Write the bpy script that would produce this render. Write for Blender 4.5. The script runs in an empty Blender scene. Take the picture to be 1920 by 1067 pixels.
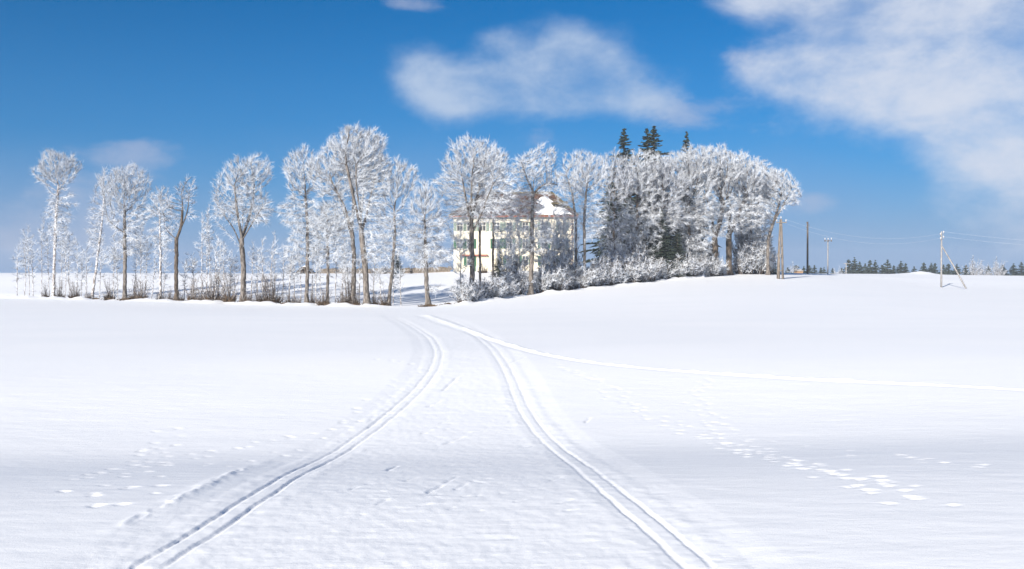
import bpy, math, random
import numpy as np
from mathutils import Vector

random.seed(7)
rng = np.random.default_rng(11)
SC = bpy.context.scene
COL = SC.collection
R = math.radians

# ------------------------------------------------------------------ camera
F = 1663.0            # focal length in photo pixels (1920 wide)
CAMZ = 2.6            # eye height above the snow
HOR = 515.0           # photo row of the horizontal plane through the eye
cam_d = bpy.data.cameras.new('camera')
cam = bpy.data.objects.new('camera', cam_d)
COL.objects.link(cam)
cam_d.sensor_width = 36.0
cam_d.lens = 36.0 * F / 1920.0
cam_d.clip_start = 0.1
cam_d.clip_end = 9000.0
cam.location = (0, 0, CAMZ)
cam.rotation_euler = (R(90) - math.atan((533.5 - HOR) / F), 0, 0)
SC.camera = cam

# ------------------------------------------------------------------ light and sky
SUN_EL, SUN_AZ = R(22.5), R(180 + 30)          # azimuth clockwise from +Y: behind the camera, to its left
EXPOSURE = 0.77
SKY_STRENGTH = 0.0815
sd = bpy.data.lights.new('sun', 'SUN')
sd.energy = 5.0
sd.angle = R(0.5)
sd.color = (1.0, 0.93, 0.83)
sun = bpy.data.objects.new('sun', sd)
COL.objects.link(sun)
to_sun = Vector((math.sin(SUN_AZ) * math.cos(SUN_EL), math.cos(SUN_AZ) * math.cos(SUN_EL), math.sin(SUN_EL)))
sun.rotation_euler = to_sun.to_track_quat('Z', 'Y').to_euler()
sun.location = (-60, -100, 80)
SC.view_settings.view_transform = 'Standard'
SC.view_settings.look = 'None'
SC.view_settings.gamma = 1
SC.view_settings.use_curve_mapping = False
SC.view_settings.exposure = EXPOSURE


class NT:
    """tiny wrapper for node building"""
    def __init__(s, tree):
        s.t, s.n, s.l = tree, tree.nodes, tree.links

    def put(s, x, sock):
        if isinstance(x, bpy.types.NodeSocket):
            s.l.new(x, sock)
        elif x is not None:
            sock.default_value = x

    def math(s, op, a, b=None, c=None, clamp=False):
        n = s.n.new('ShaderNodeMath')
        n.operation = op
        n.use_clamp = clamp
        for k, v in enumerate((a, b, c)):
            s.put(v, n.inputs[k])
        return n.outputs[0]

    def mix(s, f, a, b):
        n = s.n.new('ShaderNodeMix')
        n.data_type = 'RGBA'
        s.put(f, n.inputs[0])
        for v, i in ((a, 6), (b, 7)):
            s.put((*v, 1) if isinstance(v, tuple) and len(v) == 3 else v, n.inputs[i])
        return n.outputs[2]

    def smooth(s, x, a, b, lo=0.0, hi=1.0):
        n = s.n.new('ShaderNodeMapRange')
        n.interpolation_type = 'SMOOTHSTEP'
        for k, v in enumerate((x, a, b, lo, hi)):
            s.put(v, n.inputs[k])
        return n.outputs[0]

    def noise(s, vec, scale, detail=3, rough=0.5, dist=0.0):
        n = s.n.new('ShaderNodeTexNoise')
        s.put(vec, n.inputs['Vector'])
        n.inputs['Scale'].default_value = scale
        n.inputs['Detail'].default_value = detail
        n.inputs['Roughness'].default_value = rough
        n.inputs['Distortion'].default_value = dist
        return n.outputs[0]


def lin(r, g, b):
    f = lambda c: (c / 255 / 12.92) if c / 255 <= 0.04045 else ((c / 255 + 0.055) / 1.055) ** 2.4
    return f(r), f(g), f(b)


world = bpy.data.worlds.new('World')
SC.world = world
world.use_nodes = True
w = NT(world.node_tree)
bg = w.n['Background']
sky = w.n.new('ShaderNodeTexSky')
sky.sky_type = 'NISHITA'
sky.sun_disc = False
sky.sun_elevation = SUN_EL
sky.sun_rotation = SUN_AZ
sky.altitude = 800
sky.air_density = 1.0
sky.dust_density = 0.3
sky.ozone_density = 2.5
hs = w.n.new('ShaderNodeHueSaturation')
hs.inputs['Saturation'].default_value = 1.1
hs.inputs['Hue'].default_value = 0.50
hs.inputs['Value'].default_value = 0.80
deep = w.n.new('ShaderNodeMix'); deep.data_type = 'RGBA'; deep.blend_type = 'MULTIPLY'
deep.inputs[0].default_value = 1.0; deep.inputs[7].default_value = (0.235, 0.57, 0.84, 1)   # the deep blue of cold dry air
w.l.new(sky.outputs[0], deep.inputs[6]); w.l.new(deep.outputs[2], hs.inputs['Color'])
tc = w.n.new('ShaderNodeTexCoord')
sep = w.n.new('ShaderNodeSeparateXYZ')
w.l.new(tc.outputs['Generated'], sep.inputs[0])
dx, dy, dz = sep.outputs
AZ = w.math('ARCTAN2', dx, dy)
EL = w.math('ARCSINE', dz)
cs = w.n.new('ShaderNodeCombineXYZ')            # stretched direction: clouds wider than tall
w.l.new(dx, cs.inputs[0]); w.l.new(dy, cs.inputs[1])
w.l.new(w.math('MULTIPLY', dz, 1.7), cs.inputs[2])
puff = w.noise(cs.outputs[0], 9.5, 9, 0.60, 0.12)
soft = w.noise(cs.outputs[0], 3.1, 4, 0.5, 0.2)


def blob(px, py, rx, ry, amp=1.0):
    a0, e0 = math.atan((px - 960) / F), math.atan((HOR - py) / F)
    u = w.math('MULTIPLY', w.math('SUBTRACT', AZ, a0), F / rx)
    v = w.math('MULTIPLY', w.math('SUBTRACT', EL, e0), F / ry)
    q = w.math('ADD', w.math('MULTIPLY', u, u), w.math('MULTIPLY', v, v))
    return w.math('MULTIPLY', w.math('EXPONENT', w.math('MULTIPLY', q, -1.0)), amp)


def field(blobs):
    f = None
    for b in blobs:
        x = blob(*b)
        f = x if f is None else w.math('ADD', f, x)
    return f


def cloud(blobs, gain=0.75, lo=0.25, hi=1.50):
    g = w.math('ADD', w.math('MINIMUM', field(blobs), 1.15), w.math('MULTIPLY', w.math('SUBTRACT', puff, 0.5), gain * 2.5))
    return w.smooth(g, lo, hi)


def S(c):            # a colour as it should show -> value for the background input
    k = SKY_STRENGTH * 2 ** EXPOSURE
    return tuple(v / k for v in lin(*c))


# general fair-weather cloud, spread over the whole sky away from the part in view
far_side = w.smooth(w.math('ABSOLUTE', AZ), 0.62, 1.0)
scatter = w.math('MULTIPLY', w.smooth(w.math('ADD', w.math('MULTIPLY', soft, 0.6), w.math('MULTIPLY', puff, 0.4)), 0.50, 0.66), far_side)
scatter = w.math('MULTIPLY', scatter, 0.6)
centre = cloud([(1030, 145, 185, 70), (945, 175, 150, 50), (1090, 105, 90, 55), (785, 130, 60, 45, 0.85),
                (830, 185, 70, 40, 0.7), (1190, 195, 110, 45, 0.75), (930, 72, 45, 24, 0.75)], 0.62)
right = cloud([(1780, 60, 200, 110, 1.0), (1840, 190, 170, 110, 1.0), (1560, 172, 150, 46, 0.85), (1600, 15, 220, 45, 0.8),
               (2000, 330, 190, 150, 0.9), (1400, 22, 70, 26, 0.5), (1420, 150, 60, 40, 0.5), (2150, 100, 260, 260, 1.0), (1690, 95, 230, 120, 0.8), (1850, 130, 200, 150, 0.6)], 0.65)
thin = cloud([(1530, 388, 75, 30, 0.75), (255, 305, 85, 34, 0.8), (790, 15, 90, 20, 0.75), (1010, 250, 90, 30, 0.6),
              (1400, 130, 60, 90, 0.5), (110, 430, 230, 90, 0.8), (1300, 215, 140, 40, 0.6)], 0.8, 0.35, 0.95)
bank_edge = w.math('ADD', EL, w.math('MULTIPLY', w.math('SUBTRACT', soft, 0.5), 0.10))
bank = w.smooth(bank_edge, 0.165, 0.01)
hz = w.smooth(EL, 0.33, 0.06)
c = w.mix(w.math('MULTIPLY', hz, 0.45), hs.outputs[0], S((80, 142, 206)))
c = w.mix(w.math('MULTIPLY', bank, 0.85), c, S((138, 166, 210)))
c = w.mix(scatter, c, S((190, 208, 232)))
c = w.mix(w.math('MULTIPLY', thin, 0.50), c, S((186, 194, 218)))
c = w.mix(w.math('MULTIPLY', centre, w.smooth(puff, 0.3, 0.66, 0.60, 0.95)), c, S((184, 203, 230)))
c = w.mix(w.math('MULTIPLY', right, w.smooth(puff, 0.3, 0.66, 0.74, 0.98)), c, S((214, 222, 238)))
w.l.new(c, bg.inputs[0])
bg.inputs[1].default_value = SKY_STRENGTH
world.cycles.sampling_method = 'MANUAL'
world.cycles.sample_map_resolution = 512


# ------------------------------------------------------------------ materials
def mat(name, rough=0.8):
    m = bpy.data.materials.new(name)
    m.use_nodes = True
    t = NT(m.node_tree)
    b = t.n['Principled BSDF']
    b.inputs['Roughness'].default_value = rough
    b.inputs['Specular IOR Level'].default_value = 0.25
    return m, t, b


def varied(name, c1, c2, scale=4.0, rough=0.85, stretch=(1, 1, 1), bump=0.0, lo=0.35, hi=0.65, detail=5):
    m, t, b = mat(name, rough)
    tcn = t.n.new('ShaderNodeTexCoord')
    mp = t.n.new('ShaderNodeMapping')
    mp.inputs['Scale'].default_value = stretch
    t.l.new(tcn.outputs['Object'], mp.inputs[0])
    n = t.noise(mp.outputs[0], scale, detail, 0.6)
    t.l.new(t.mix(t.smooth(n, lo, hi), c1, c2), b.inputs['Base Color'])
    if bump:
        bp = t.n.new('ShaderNodeBump')
        bp.inputs['Strength'].default_value = bump
        bp.inputs['Distance'].default_value = 0.05
        t.l.new(n, bp.inputs['Height'])
        t.l.new(bp.outputs[0], b.inputs['Normal'])
    return m


def frost_mat(name, white, twig, share, trans=0.42):
    """hoar frost on twigs; a share of the twigs stays bare"""
    m, t, b = mat(name, 0.75)
    g = t.n.new('ShaderNodeNewGeometry')
    tcn = t.n.new('ShaderNodeTexCoord')
    n = t.noise(tcn.outputs['Object'], 0.55, 3, 0.6)
    r = t.math('ADD', g.outputs['Random Per Island'], t.math('MULTIPLY', t.math('SUBTRACT', n, 0.5), 0.5))
    col = t.mix(t.smooth(r, share - 0.04, share + 0.12), twig, white)
    t.l.new(col, b.inputs['Base Color'])
    tr = t.n.new('ShaderNodeBsdfTranslucent')
    t.l.new(col, tr.inputs[0])
    mx = t.n.new('ShaderNodeMixShader')
    mx.inputs[0].default_value = trans
    t.l.new(b.outputs[0], mx.inputs[1])
    t.l.new(tr.outputs[0], mx.inputs[2])
    t.l.new(mx.outputs[0], t.n['Material Output'].inputs[0])
    return m


def snow_mat():
    m, t, b = mat('snow', 0.55)
    tcn = t.n.new('ShaderNodeTexCoord')
    P = tcn.outputs['Object']
    mp = t.n.new('ShaderNodeMapping')
    mp.inputs['Scale'].default_value = (0.35, 1.0, 1.0)
    t.l.new(P, mp.inputs[0])
    grain = t.noise(P, 38, 6, 0.75)
    rip = t.noise(mp.outputs[0], 5, 5, 0.6)
    big = t.noise(mp.outputs[0], 0.25, 4, 0.55)
    t.l.new(t.mix(t.smooth(big, 0.3, 0.7), (0.875, 0.888, 0.905), (0.905, 0.912, 0.922)), b.inputs['Base Color'])
    b1 = t.n.new('ShaderNodeBump')
    b1.inputs['Strength'].default_value = 0.32
    b1.inputs['Distance'].default_value = 0.012
    t.l.new(grain, b1.inputs['Height'])
    b2 = t.n.new('ShaderNodeBump')
    b2.inputs['Strength'].default_value = 0.22
    b2.inputs['Distance'].default_value = 0.05
    t.l.new(rip, b2.inputs['Height'])
    t.l.new(b1.outputs[0], b2.inputs['Normal'])
    t.l.new(b2.outputs[0], b.inputs['Normal'])
    return m


M_SNOW = snow_mat()
M_BARK = varied('bark', (0.05, 0.043, 0.038), (0.22, 0.195, 0.175), 2.2, 0.9, (3, 3, 0.8), 0.6)
M_BARKD = varied('dark_bark', (0.03, 0.024, 0.02), (0.14, 0.11, 0.085), 2.5, 0.9, (3, 3, 0.8), 0.6)
M_BARKF = varied('frosted_bark', (0.16, 0.13, 0.11), (0.66, 0.66, 0.68), 3.0, 0.9, (2, 2, 1.2), 0.4, 0.40, 0.62)
M_FROST = frost_mat('hoar_frost', (0.86, 0.89, 0.93), (0.20, 0.18, 0.17), 0.24)
M_FROSTG = frost_mat('grey_frost', (0.82, 0.85, 0.90), (0.12, 0.105, 0.095), 0.27)
M_TWIG = frost_mat('bare_twig', (0.45, 0.43, 0.43), (0.09, 0.07, 0.058), 0.62, 0.1)
M_TUFT = varied('dead_grass', (0.035, 0.024, 0.016), (0.13, 0.088, 0.055), 3, 0.95)
M_SPRUCE = frost_mat('spruce_needles', (0.045, 0.062, 0.045), (0.02, 0.03, 0.024), 0.4, 0.1)
M_SPRUCEF = frost_mat('frosted_needles', (0.42, 0.46, 0.50), (0.022, 0.032, 0.026), 0.62, 0.1)
M_FAR = frost_mat('far_needles', (0.05, 0.07, 0.06), (0.025, 0.035, 0.03), 0.4, 0.1)
M_WALL = varied('cream_render', (0.57, 0.525, 0.415), (0.685, 0.635, 0.515), 0.5, 0.9)
M_ROOF = varied('roof_tiles', (0.05, 0.03, 0.022), (0.115, 0.06, 0.04), 1.1, 0.85, (1, 1, 1), 0.3)
M_ROOFD = varied('mossy_tiles', (0.07, 0.06, 0.03), (0.15, 0.12, 0.07), 1.6, 0.85, (1, 1, 1), 0.3)
M_GUT = varied('red_gutter', (0.22, 0.07, 0.05), (0.30, 0.11, 0.08), 2, 0.6)
M_GREEN = varied('green_shutter', (0.025, 0.085, 0.05), (0.045, 0.125, 0.07), 3, 0.6)
M_GGREY = varied('faded_shutter', (0.16, 0.22, 0.18), (0.24, 0.28, 0.24), 3, 0.7)
M_FRAME = varied('window_frame', (0.55, 0.53, 0.48), (0.65, 0.62, 0.56), 3, 0.6)
M_STONE = varied('stone', (0.09, 0.075, 0.06), (0.21, 0.18, 0.15), 2, 0.9, bump=0.5)
M_WOOD = varied('pole_wood', (0.10, 0.085, 0.07), (0.26, 0.22, 0.185), 3, 0.85, (4, 4, 0.5), 0.3)
M_WOODF = varied('frosted_wood', (0.17, 0.16, 0.155), (0.36, 0.35, 0.345), 3, 0.85, (3, 3, 0.6))
M_SHADE = varied('painted_shade', (0.012, 0.010, 0.009), (0.022, 0.018, 0.016), 2, 0.9)  # near-black colour in place of the shade inside the dormer
M_PORC = varied('porcelain', (0.38, 0.38, 0.39), (0.48, 0.48, 0.49), 6, 0.3)
M_METAL = varied('grey_metal', (0.14, 0.14, 0.145), (0.22, 0.22, 0.23), 3, 0.5)
M_WIRE = varied('frosted_wire', (0.66, 0.67, 0.70), (0.78, 0.79, 0.82), 3, 0.8)
M_HUT = varied('orange_boards', (0.24, 0.15, 0.085), (0.32, 0.20, 0.11), 2, 0.8)
mg, tg, bgp = mat('window_glass', 0.08)
bgp.inputs['Base Color'].default_value = (0.06, 0.065, 0.07, 1)
bgp.inputs['Specular IOR Level'].default_value = 0.5
M_GLASS = mg


# ------------------------------------------------------------------ mesh helpers
def tag(o, label=None, cat=None, group=None, kind=None):
    for k, v in (('label', label), ('category', cat), ('group', group), ('kind', kind)):
        if v:
            o[k] = v
    return o


def empty(name, loc, rz=0.0):
    o = bpy.data.objects.new(name, None)
    o.empty_display_size = 0.3
    COL.objects.link(o)
    o.location = loc
    o.rotation_euler = (0, 0, rz)
    return o


def make_mesh(name, V, Q=None, T=None, smooth=False):
    me = bpy.data.meshes.new(name)
    V = np.asarray(V, dtype=np.float32).reshape(-1, 3)
    Q = np.zeros((0, 4), np.int32) if Q is None else np.asarray(Q, np.int32).reshape(-1, 4)
    T = np.zeros((0, 3), np.int32) if T is None else np.asarray(T, np.int32).reshape(-1, 3)
    nq, nt = len(Q), len(T)
    me.vertices.add(len(V))
    me.vertices.foreach_set('co', V.ravel())
    me.loops.add(nq * 4 + nt * 3)
    me.loops.foreach_set('vertex_index', np.concatenate([Q.ravel(), T.ravel()]).astype(np.int32))
    me.polygons.add(nq + nt)
    ls = np.concatenate([np.arange(nq) * 4, nq * 4 + np.arange(nt) * 3]).astype(np.int32)
    me.polygons.foreach_set('loop_start', ls)
    me.polygons.foreach_set('use_smooth', np.full(nq + nt, smooth))
    me.update(calc_edges=True)
    return me


def link(name, me, m, parent=None):
    o = bpy.data.objects.new(name, me)
    if m and not me.materials:
        me.materials.append(m)
    COL.objects.link(o)
    if parent:
        o.parent = parent
    return o


class Geo:
    """collects vertices, quads and triangles"""
    def __init__(s):
        s.v, s.q, s.t, s.n = [], [], [], 0

    def add(s, V, Q=None, T=None):
        V = np.asarray(V, float).reshape(-1, 3)
        if Q is not None and len(Q):
            s.q.append(np.asarray(Q).reshape(-1, 4) + s.n)
        if T is not None and len(T):
            s.t.append(np.asarray(T).reshape(-1, 3) + s.n)
        s.v.append(V)
        s.n += len(V)

    def box(s, c0, c1):
        x0, y0, z0 = c0
        x1, y1, z1 = c1
        s.add([(x0, y0, z0), (x1, y0, z0), (x1, y1, z0), (x0, y1, z0), (x0, y0, z1), (x1, y0, z1), (x1, y1, z1), (x0, y1, z1)],
              [(0, 3, 2, 1), (4, 5, 6, 7), (0, 1, 5, 4), (1, 2, 6, 5), (2, 3, 7, 6), (3, 0, 4, 7)])

    def tube(s, pts, rad, k=6, cap=True):
        pts = np.asarray(pts, float)
        n = len(pts)
        rad = np.full(n, rad) if np.isscalar(rad) else np.asarray(rad)
        d = np.gradient(pts, axis=0)
        V = ring(pts, d, rad, k)
        i = np.arange(n - 1)[:, None] * k
        j = np.arange(k)[None]
        Q = np.stack([i + j, i + (j + 1) % k, i + k + (j + 1) % k, i + k + j], -1).reshape(-1, 4)
        T = []
        V = V.reshape(-1, 3)
        if cap:
            V = np.vstack([V, pts[0], pts[-1]])
            a, b = n * k, n * k + 1
            T = [(a, (q + 1) % k, q) for q in range(k)] + [(b, (n - 1) * k + q, (n - 1) * k + (q + 1) % k) for q in range(k)]
        s.add(V, Q, T)

    def spikes(s, B, D, L, Rr, bend=None):
        """thin three-sided pyramids"""
        B = np.asarray(B, float)
        if not len(B):
            return
        u, v = frame(D)
        n = len(B)
        V = np.empty((n, 4, 3))
        for k in range(3):
            a = 2 * math.pi * k / 3
            V[:, k] = B + (u * math.cos(a) + v * math.sin(a)) * Rr[:, None]
        V[:, 3] = B + D * L[:, None]
        i = np.arange(n)[:, None] * 4
        T = np.stack([i + [[0, 1, 3]], i + [[1, 2, 3]], i + [[2, 0, 3]]], 1).reshape(-1, 3)
        s.add(V.reshape(-1, 3), None, T)

    def mesh(s, name, smooth=False):
        return make_mesh(name, np.vstack(s.v), np.vstack(s.q) if s.q else None, np.vstack(s.t) if s.t else None, smooth)


def unit(a):
    return a / np.maximum(np.linalg.norm(a, axis=-1, keepdims=True), 1e-9)


def frame(d):
    d = unit(d)
    ref = np.tile(np.array([0.37, 0.91, 0.17]), (len(d), 1))
    u = unit(np.cross(d, ref))
    return u, np.cross(d, u)


def ring(P, D, r, k):
    u, v = frame(np.asarray(D, float))
    a = 2 * np.pi * np.arange(k) / k
    return P[:, None] + (u[:, None] * np.cos(a)[None, :, None] + v[:, None] * np.sin(a)[None, :, None]) * np.asarray(r)[:, None, None]


# ------------------------------------------------------------------ value noise
_perm = rng.random((256, 256))


def vnoise(x, y):
    xi, yi = np.floor(x).astype(int), np.floor(y).astype(int)
    fx, fy = x - xi, y - yi
    fx, fy = fx * fx * (3 - 2 * fx), fy * fy * (3 - 2 * fy)
    g = lambda a, b: _perm[a % 256, b % 256]
    return (g(xi, yi) * (1 - fx) + g(xi + 1, yi) * fx) * (1 - fy) + (g(xi, yi + 1) * (1 - fx) + g(xi + 1, yi + 1) * fx) * fy - 0.5


def fbm(x, y, oct=3):
    s = 0
    for o in range(oct):
        s = s + vnoise(x * 2 ** o + 17.3 * o, y * 2 ** o + 5.1 * o) / 2 ** o
    return s


# ------------------------------------------------------------------ terrain
PROFILES = {   # photo column: (depth, photo row) of the snow surface there
    0:    [(60, 586), (118, 558), (130, 548), (165, 514), (182, 512), (215, 515)],
    455:  [(60, 588), (97, 571), (125, 550), (160, 515), (182, 512), (215, 515)],
    800:  [(60, 590), (88, 576), (120, 545), (150, 515), (176, 511), (215, 514)],
    870:  [(60, 589), (92, 570), (120, 540), (158, 507), (176, 506), (215, 512)],
    1000: [(60, 587), (104, 551), (130, 523), (158, 506), (176, 506), (215, 511)],
    1100: [(60, 586), (112, 540), (135, 521), (158, 507), (176, 506), (215, 511)],
    1200: [(60, 585), (120, 529), (140, 516), (160, 509), (180, 508), (215, 512)],
    1300: [(60, 584), (130, 520), (145, 513), (165, 511), (185, 511), (215, 513)],
    1400: [(60, 583), (125, 524), (140, 514), (170, 511), (190, 511), (215, 514)],
    1500: [(60, 583), (125, 525), (150, 516), (172, 512), (190, 512), (215, 515)],
    1765: [(60, 583), (136, 541), (165, 525), (190, 517), (205, 516.5), (225, 519)],
    2000: [(60, 584), (136, 543), (165, 529), (190, 520), (205, 519), (225, 521)],
}
_D = np.arange(0, 901, 1.0)
_A = np.radians(np.linspace(-80, 80, 321))
_rows, _az = [], []
for px, kn in PROFILES.items():
    d = [0, 40] + [k[0] for k in kn] + [300, 420, 900]
    z = [0, -0.05] + [CAMZ + (HOR - k[1]) * k[0] / F for k in kn] + [-1.0, -6.0, -20.0]
    _rows.append(np.interp(_D, d, z))
    _az.append(math.atan((px - 960) / F))
_tab = np.array([[0.0]])
_tab = np.stack([np.interp(_A, _az, [r[i] for r in _rows]) for i in range(len(_D))], 1)
ker = np.ones(13) / 13
for _ in range(2):
    pad = np.pad(_tab, ((0, 0), (6, 6)), mode='edge')
    _tab = np.stack([np.convolve(r, ker, 'valid') for r in pad])
ker5 = np.ones(7) / 7
for _ in range(2):
    pad = np.pad(_tab, ((3, 3), (0, 0)), mode='edge')
    _tab = np.stack([np.convolve(pad[:, i], ker5, 'valid') for i in range(_tab.shape[1])], 1)


def ground(x, y):
    """height of the snow, without tracks"""
    x, y = np.asarray(x, float), np.asarray(y, float)
    a = np.arctan2(x, np.maximum(y, 0.02))
    dep = np.where(y > 0, np.hypot(x, y) * np.maximum(np.cos(np.clip(a, -1.2, 1.2)), 0.35), 0)
    ai = np.clip((a - _A[0]) / (_A[1] - _A[0]), 0, len(_A) - 1.001)
    di = np.clip(dep, 0, 899.99)
    i, j = ai.astype(int), di.astype(int)
    fa, fd = ai - i, di - j
    z = (_tab[i, j] * (1 - fd) + _tab[i, j + 1] * fd) * (1 - fa) + (_tab[i + 1, j] * (1 - fd) + _tab[i + 1, j + 1] * fd) * fa
    # the shallow hollow that the track dips through, and slow swells
    yc = 17.5 + 0.10 * x
    amp = 0.58 * np.exp(-((x + 1) / 26) ** 2) + 0.12
    z = z - amp * np.exp(-((y - yc) / np.where(y < yc, 4.6, 9.0)) ** 2) * (y > 0)
    near = np.exp(-(dep / 70) ** 2)
    z = z + 0.05 * near * fbm(x / 13 + 3, y / 9 + 9, 2) + 0.35 * (1 - near) * np.clip(dep / 200, 0, 1) * fbm(x / 45, y / 28, 2)
    return z


def at(px, D, dz=0.0):
    """point on the snow at this bearing and depth"""
    x = (px - 960) / F * D
    return np.array([x, D, float(ground(x, D)) + dz])


def hit(px, py):
    """where the line of sight through a photo point meets the snow"""
    ds = np.concatenate([np.arange(6, 60, 0.05), np.arange(60, 260, 0.2)])
    zr = CAMZ + (HOR - py) * ds / F
    zg = ground((px - 960) / F * ds, ds)
    k = np.argmax(zr <= zg)
    return (px - 960) / F * ds[k], ds[k]


def P3(px, py, D):
    return np.array([(px - 960) / F * D, D, CAMZ + (HOR - py) * D / F])


# ---- the tracks, in metres on the ground
def path(pts):
    p = np.array([hit(*q) for q in pts])
    t = np.concatenate([[0], np.cumsum(np.linalg.norm(np.diff(p, axis=0), axis=1))])
    n = int(t[-1] / 0.1)
    s = np.linspace(0, t[-1], n)
    q = np.stack([np.interp(s, t, p[:, 0]), np.interp(s, t, p[:, 1])], 1)
    for _ in range(40):
        m = (q[:-2] + q[2:]) / 2
        q[1:-1] += 0.5 * (m - q[1:-1])
    kk = 21
    pad = np.pad(q, ((kk // 2, kk // 2), (0, 0)), mode='edge')
    sm = np.stack([np.convolve(pad[:, i], np.ones(kk) / kk, 'valid') for i in range(2)], 1)
    return sm


LEFT = path([(250, 1075), (340, 1025), (430, 968), (520, 908), (600, 862), (680, 815), (740, 770), (785, 730), (815, 692), (823, 660), (808, 632), (770, 608), (735, 592)])
RIGHT = path([(1330, 1075), (1255, 1010), (1190, 955), (1120, 900), (1062, 850), (1008, 805), (978, 760), (962, 715), (945, 682), (922, 650), (895, 628), (850, 603), (800, 588)])
CROSS = path([(2150, 745), (1990, 735), (1840, 724), (1650, 717), (1480, 709), (1300, 697), (1180, 687), (1090, 677), (1000, 660), (940, 641), (890, 622), (840, 604), (790, 588)])
ROWPX = [(-400, 150), (0, 118), (100, 113), (455, 97), (700, 89.5), (800, 87.5), (870, 91), (1000, 102), (1100, 110), (1200, 119), (1300, 129), (1400, 139), (1470, 146)]


def rowD(px):
    return float(np.interp(px, [r[0] for r in ROWPX], [r[1] for r in ROWPX]))


# ------------------------------------------------------------------ the snow sheet
def snow_sheet():
    fine = np.linspace(R(-33), R(33), 680)
    coarse = np.concatenate([np.linspace(R(33.6), R(90), 40), np.linspace(R(94), R(266), 36), np.linspace(R(270), R(326.4), 40)])
    ang = np.concatenate([fine, coarse])
    r = [0.4, 1, 2, 3, 4, 5, 5.8, 6.5]
    while r[-1] < 45: r.append(r[-1] * 1.0042)
    while r[-1] < 230: r.append(r[-1] * 1.0105)
    while r[-1] < 800: r.append(r[-1] * 1.05)
    r = np.array(r)
    A, RR = np.meshgrid(ang, r)
    X, Y = RR * np.sin(A), RR * np.cos(A)
    Z = ground(X, Y)
    near = (Y > 2) & (RR < 60)
    # wind ripples and soft hummocks
    f = np.exp(-(RR / 45) ** 2)
    Z += f * (0.006 * fbm(X / 0.9, Y / 0.28, 3) + 0.010 * fbm(X / 3.1 + 4, Y / 1.5, 2))

    nx, ny = X[near], Y[near]
    zz = Z[near]

    def along(pth, px_, py_):
        """signed distance to a path and index along it"""
        dist = np.full(len(px_), 1e9)
        idx = np.zeros(len(px_), int)
        st = 6
        sub = pth[::st]
        for a in range(0, len(px_), 40000):
            d = (px_[a:a + 40000, None] - sub[None, :, 0]) ** 2 + (py_[a:a + 40000, None] - sub[None, :, 1]) ** 2
            idx[a:a + 40000] = d.argmin(1) * st
        i0 = np.clip(idx - st, 0, len(pth) - 2)
        i1 = np.clip(idx + st, 1, len(pth) - 1)
        a, b = pth[i0], pth[i1]
        ab = b - a
        t = np.clip(((px_ - a[:, 0]) * ab[:, 0] + (py_ - a[:, 1]) * ab[:, 1]) / np.maximum((ab ** 2).sum(1), 1e-9), 0, 1)
        cx, cy = a[:, 0] + ab[:, 0] * t, a[:, 1] + ab[:, 1] * t
        sgn = np.sign(ab[:, 0] * (py_ - a[:, 1]) - ab[:, 1] * (px_ - a[:, 0]))   # + on the left of the path
        return sgn * np.hypot(px_ - cx, py_ - cy), i0 + t * (i1 - i0)

    xl = np.interp(ny, LEFT[:, 1], LEFT[:, 0])
    xr = np.interp(ny, RIGHT[:, 1], RIGHT[:, 0])
    inside = np.clip((nx - xl + 0.9) / 0.4, 0, 1) * np.clip((xr + 0.9 - nx) / 0.4, 0, 1)
    zz += inside * (-0.02 + 0.006 * fbm(nx / 0.10, ny / 0.13, 3) + 0.006 * fbm(nx / 0.5, ny / 0.6, 2))
    for pth, dep in ((LEFT, 0.019), (RIGHT, 0.016)):
        m = np.abs(nx - np.interp(ny, pth[:, 1], pth[:, 0])) < 4.5
        d, ii = along(pth, nx[m], ny[m])
        e = zz[m]
        fade = np.clip((len(pth) - ii) / 80, 0, 1)
        d = d + 0.03 * vnoise(nx[m] / 0.25, ny[m] / 0.4) + 0.008 * vnoise(nx[m] / 0.06, ny[m] / 0.08)
        deep_ = dep * (1 + 0.9 * vnoise(nx[m] / 0.6 + 7, ny[m] / 1.1) + 0.25 * vnoise(nx[m] / 0.1, ny[m] / 0.12))
        for off in (-0.13, 0.13):
            u = np.abs(d - off)
            e -= fade * deep_ * np.clip((0.044 - u) / 0.028, 0, 1)
        e -= fade * 0.005 * np.exp(-(d / 0.40) ** 4)
        for off in (-0.36, 0.36):
            e += fade * 0.006 * np.exp(-((d - off) / 0.10) ** 2) * (1 + 1.2 * vnoise(nx[m] / 0.2, ny[m] / 0.2))
        if pth is LEFT:           # crumbly edge thrown up by the groomer on the outer side
            yy = ny[m]
            br = np.exp(-((d - 0.92) / 0.10) ** 2) * np.clip((yy - 9) / 1, 0, 1) * np.clip((15.5 - yy) / 2, 0, 1)
            e += br * (0.012 + 0.05 * np.clip(fbm(nx[m] / 0.21, yy / 0.45, 3) + 0.3 * vnoise(nx[m] / 0.05, yy / 0.07), -0.3, 0.7))
        zz[m] = e
    m = np.abs(ny - np.interp(nx, CROSS[::-1, 0], CROSS[::-1, 1])) < 4
    d, ii = along(CROSS, nx[m], ny[m])
    wdt = np.interp(ii, [0, len(CROSS) * 0.45, len(CROSS) * 0.75, len(CROSS)], [0.15, 0.17, 0.36, 0.4])
    # a trodden furrow with a raised crumbly shoulder on its far side
    zz[m] += (0.042 + 0.03 * vnoise(ii / 25, ii * 0)) * np.exp(-(d / (wdt * 0.55)) ** 2) * (1 + 1.3 * fbm(nx[m] / 0.22, ny[m] / 0.22, 2)) - 0.022 * np.exp(-((d - wdt * 1.6) / (wdt * 0.7)) ** 2)
    Z[near] = zz

    # footprints: a pit each, with the snow pushed out in front of it
    prints = []
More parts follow.
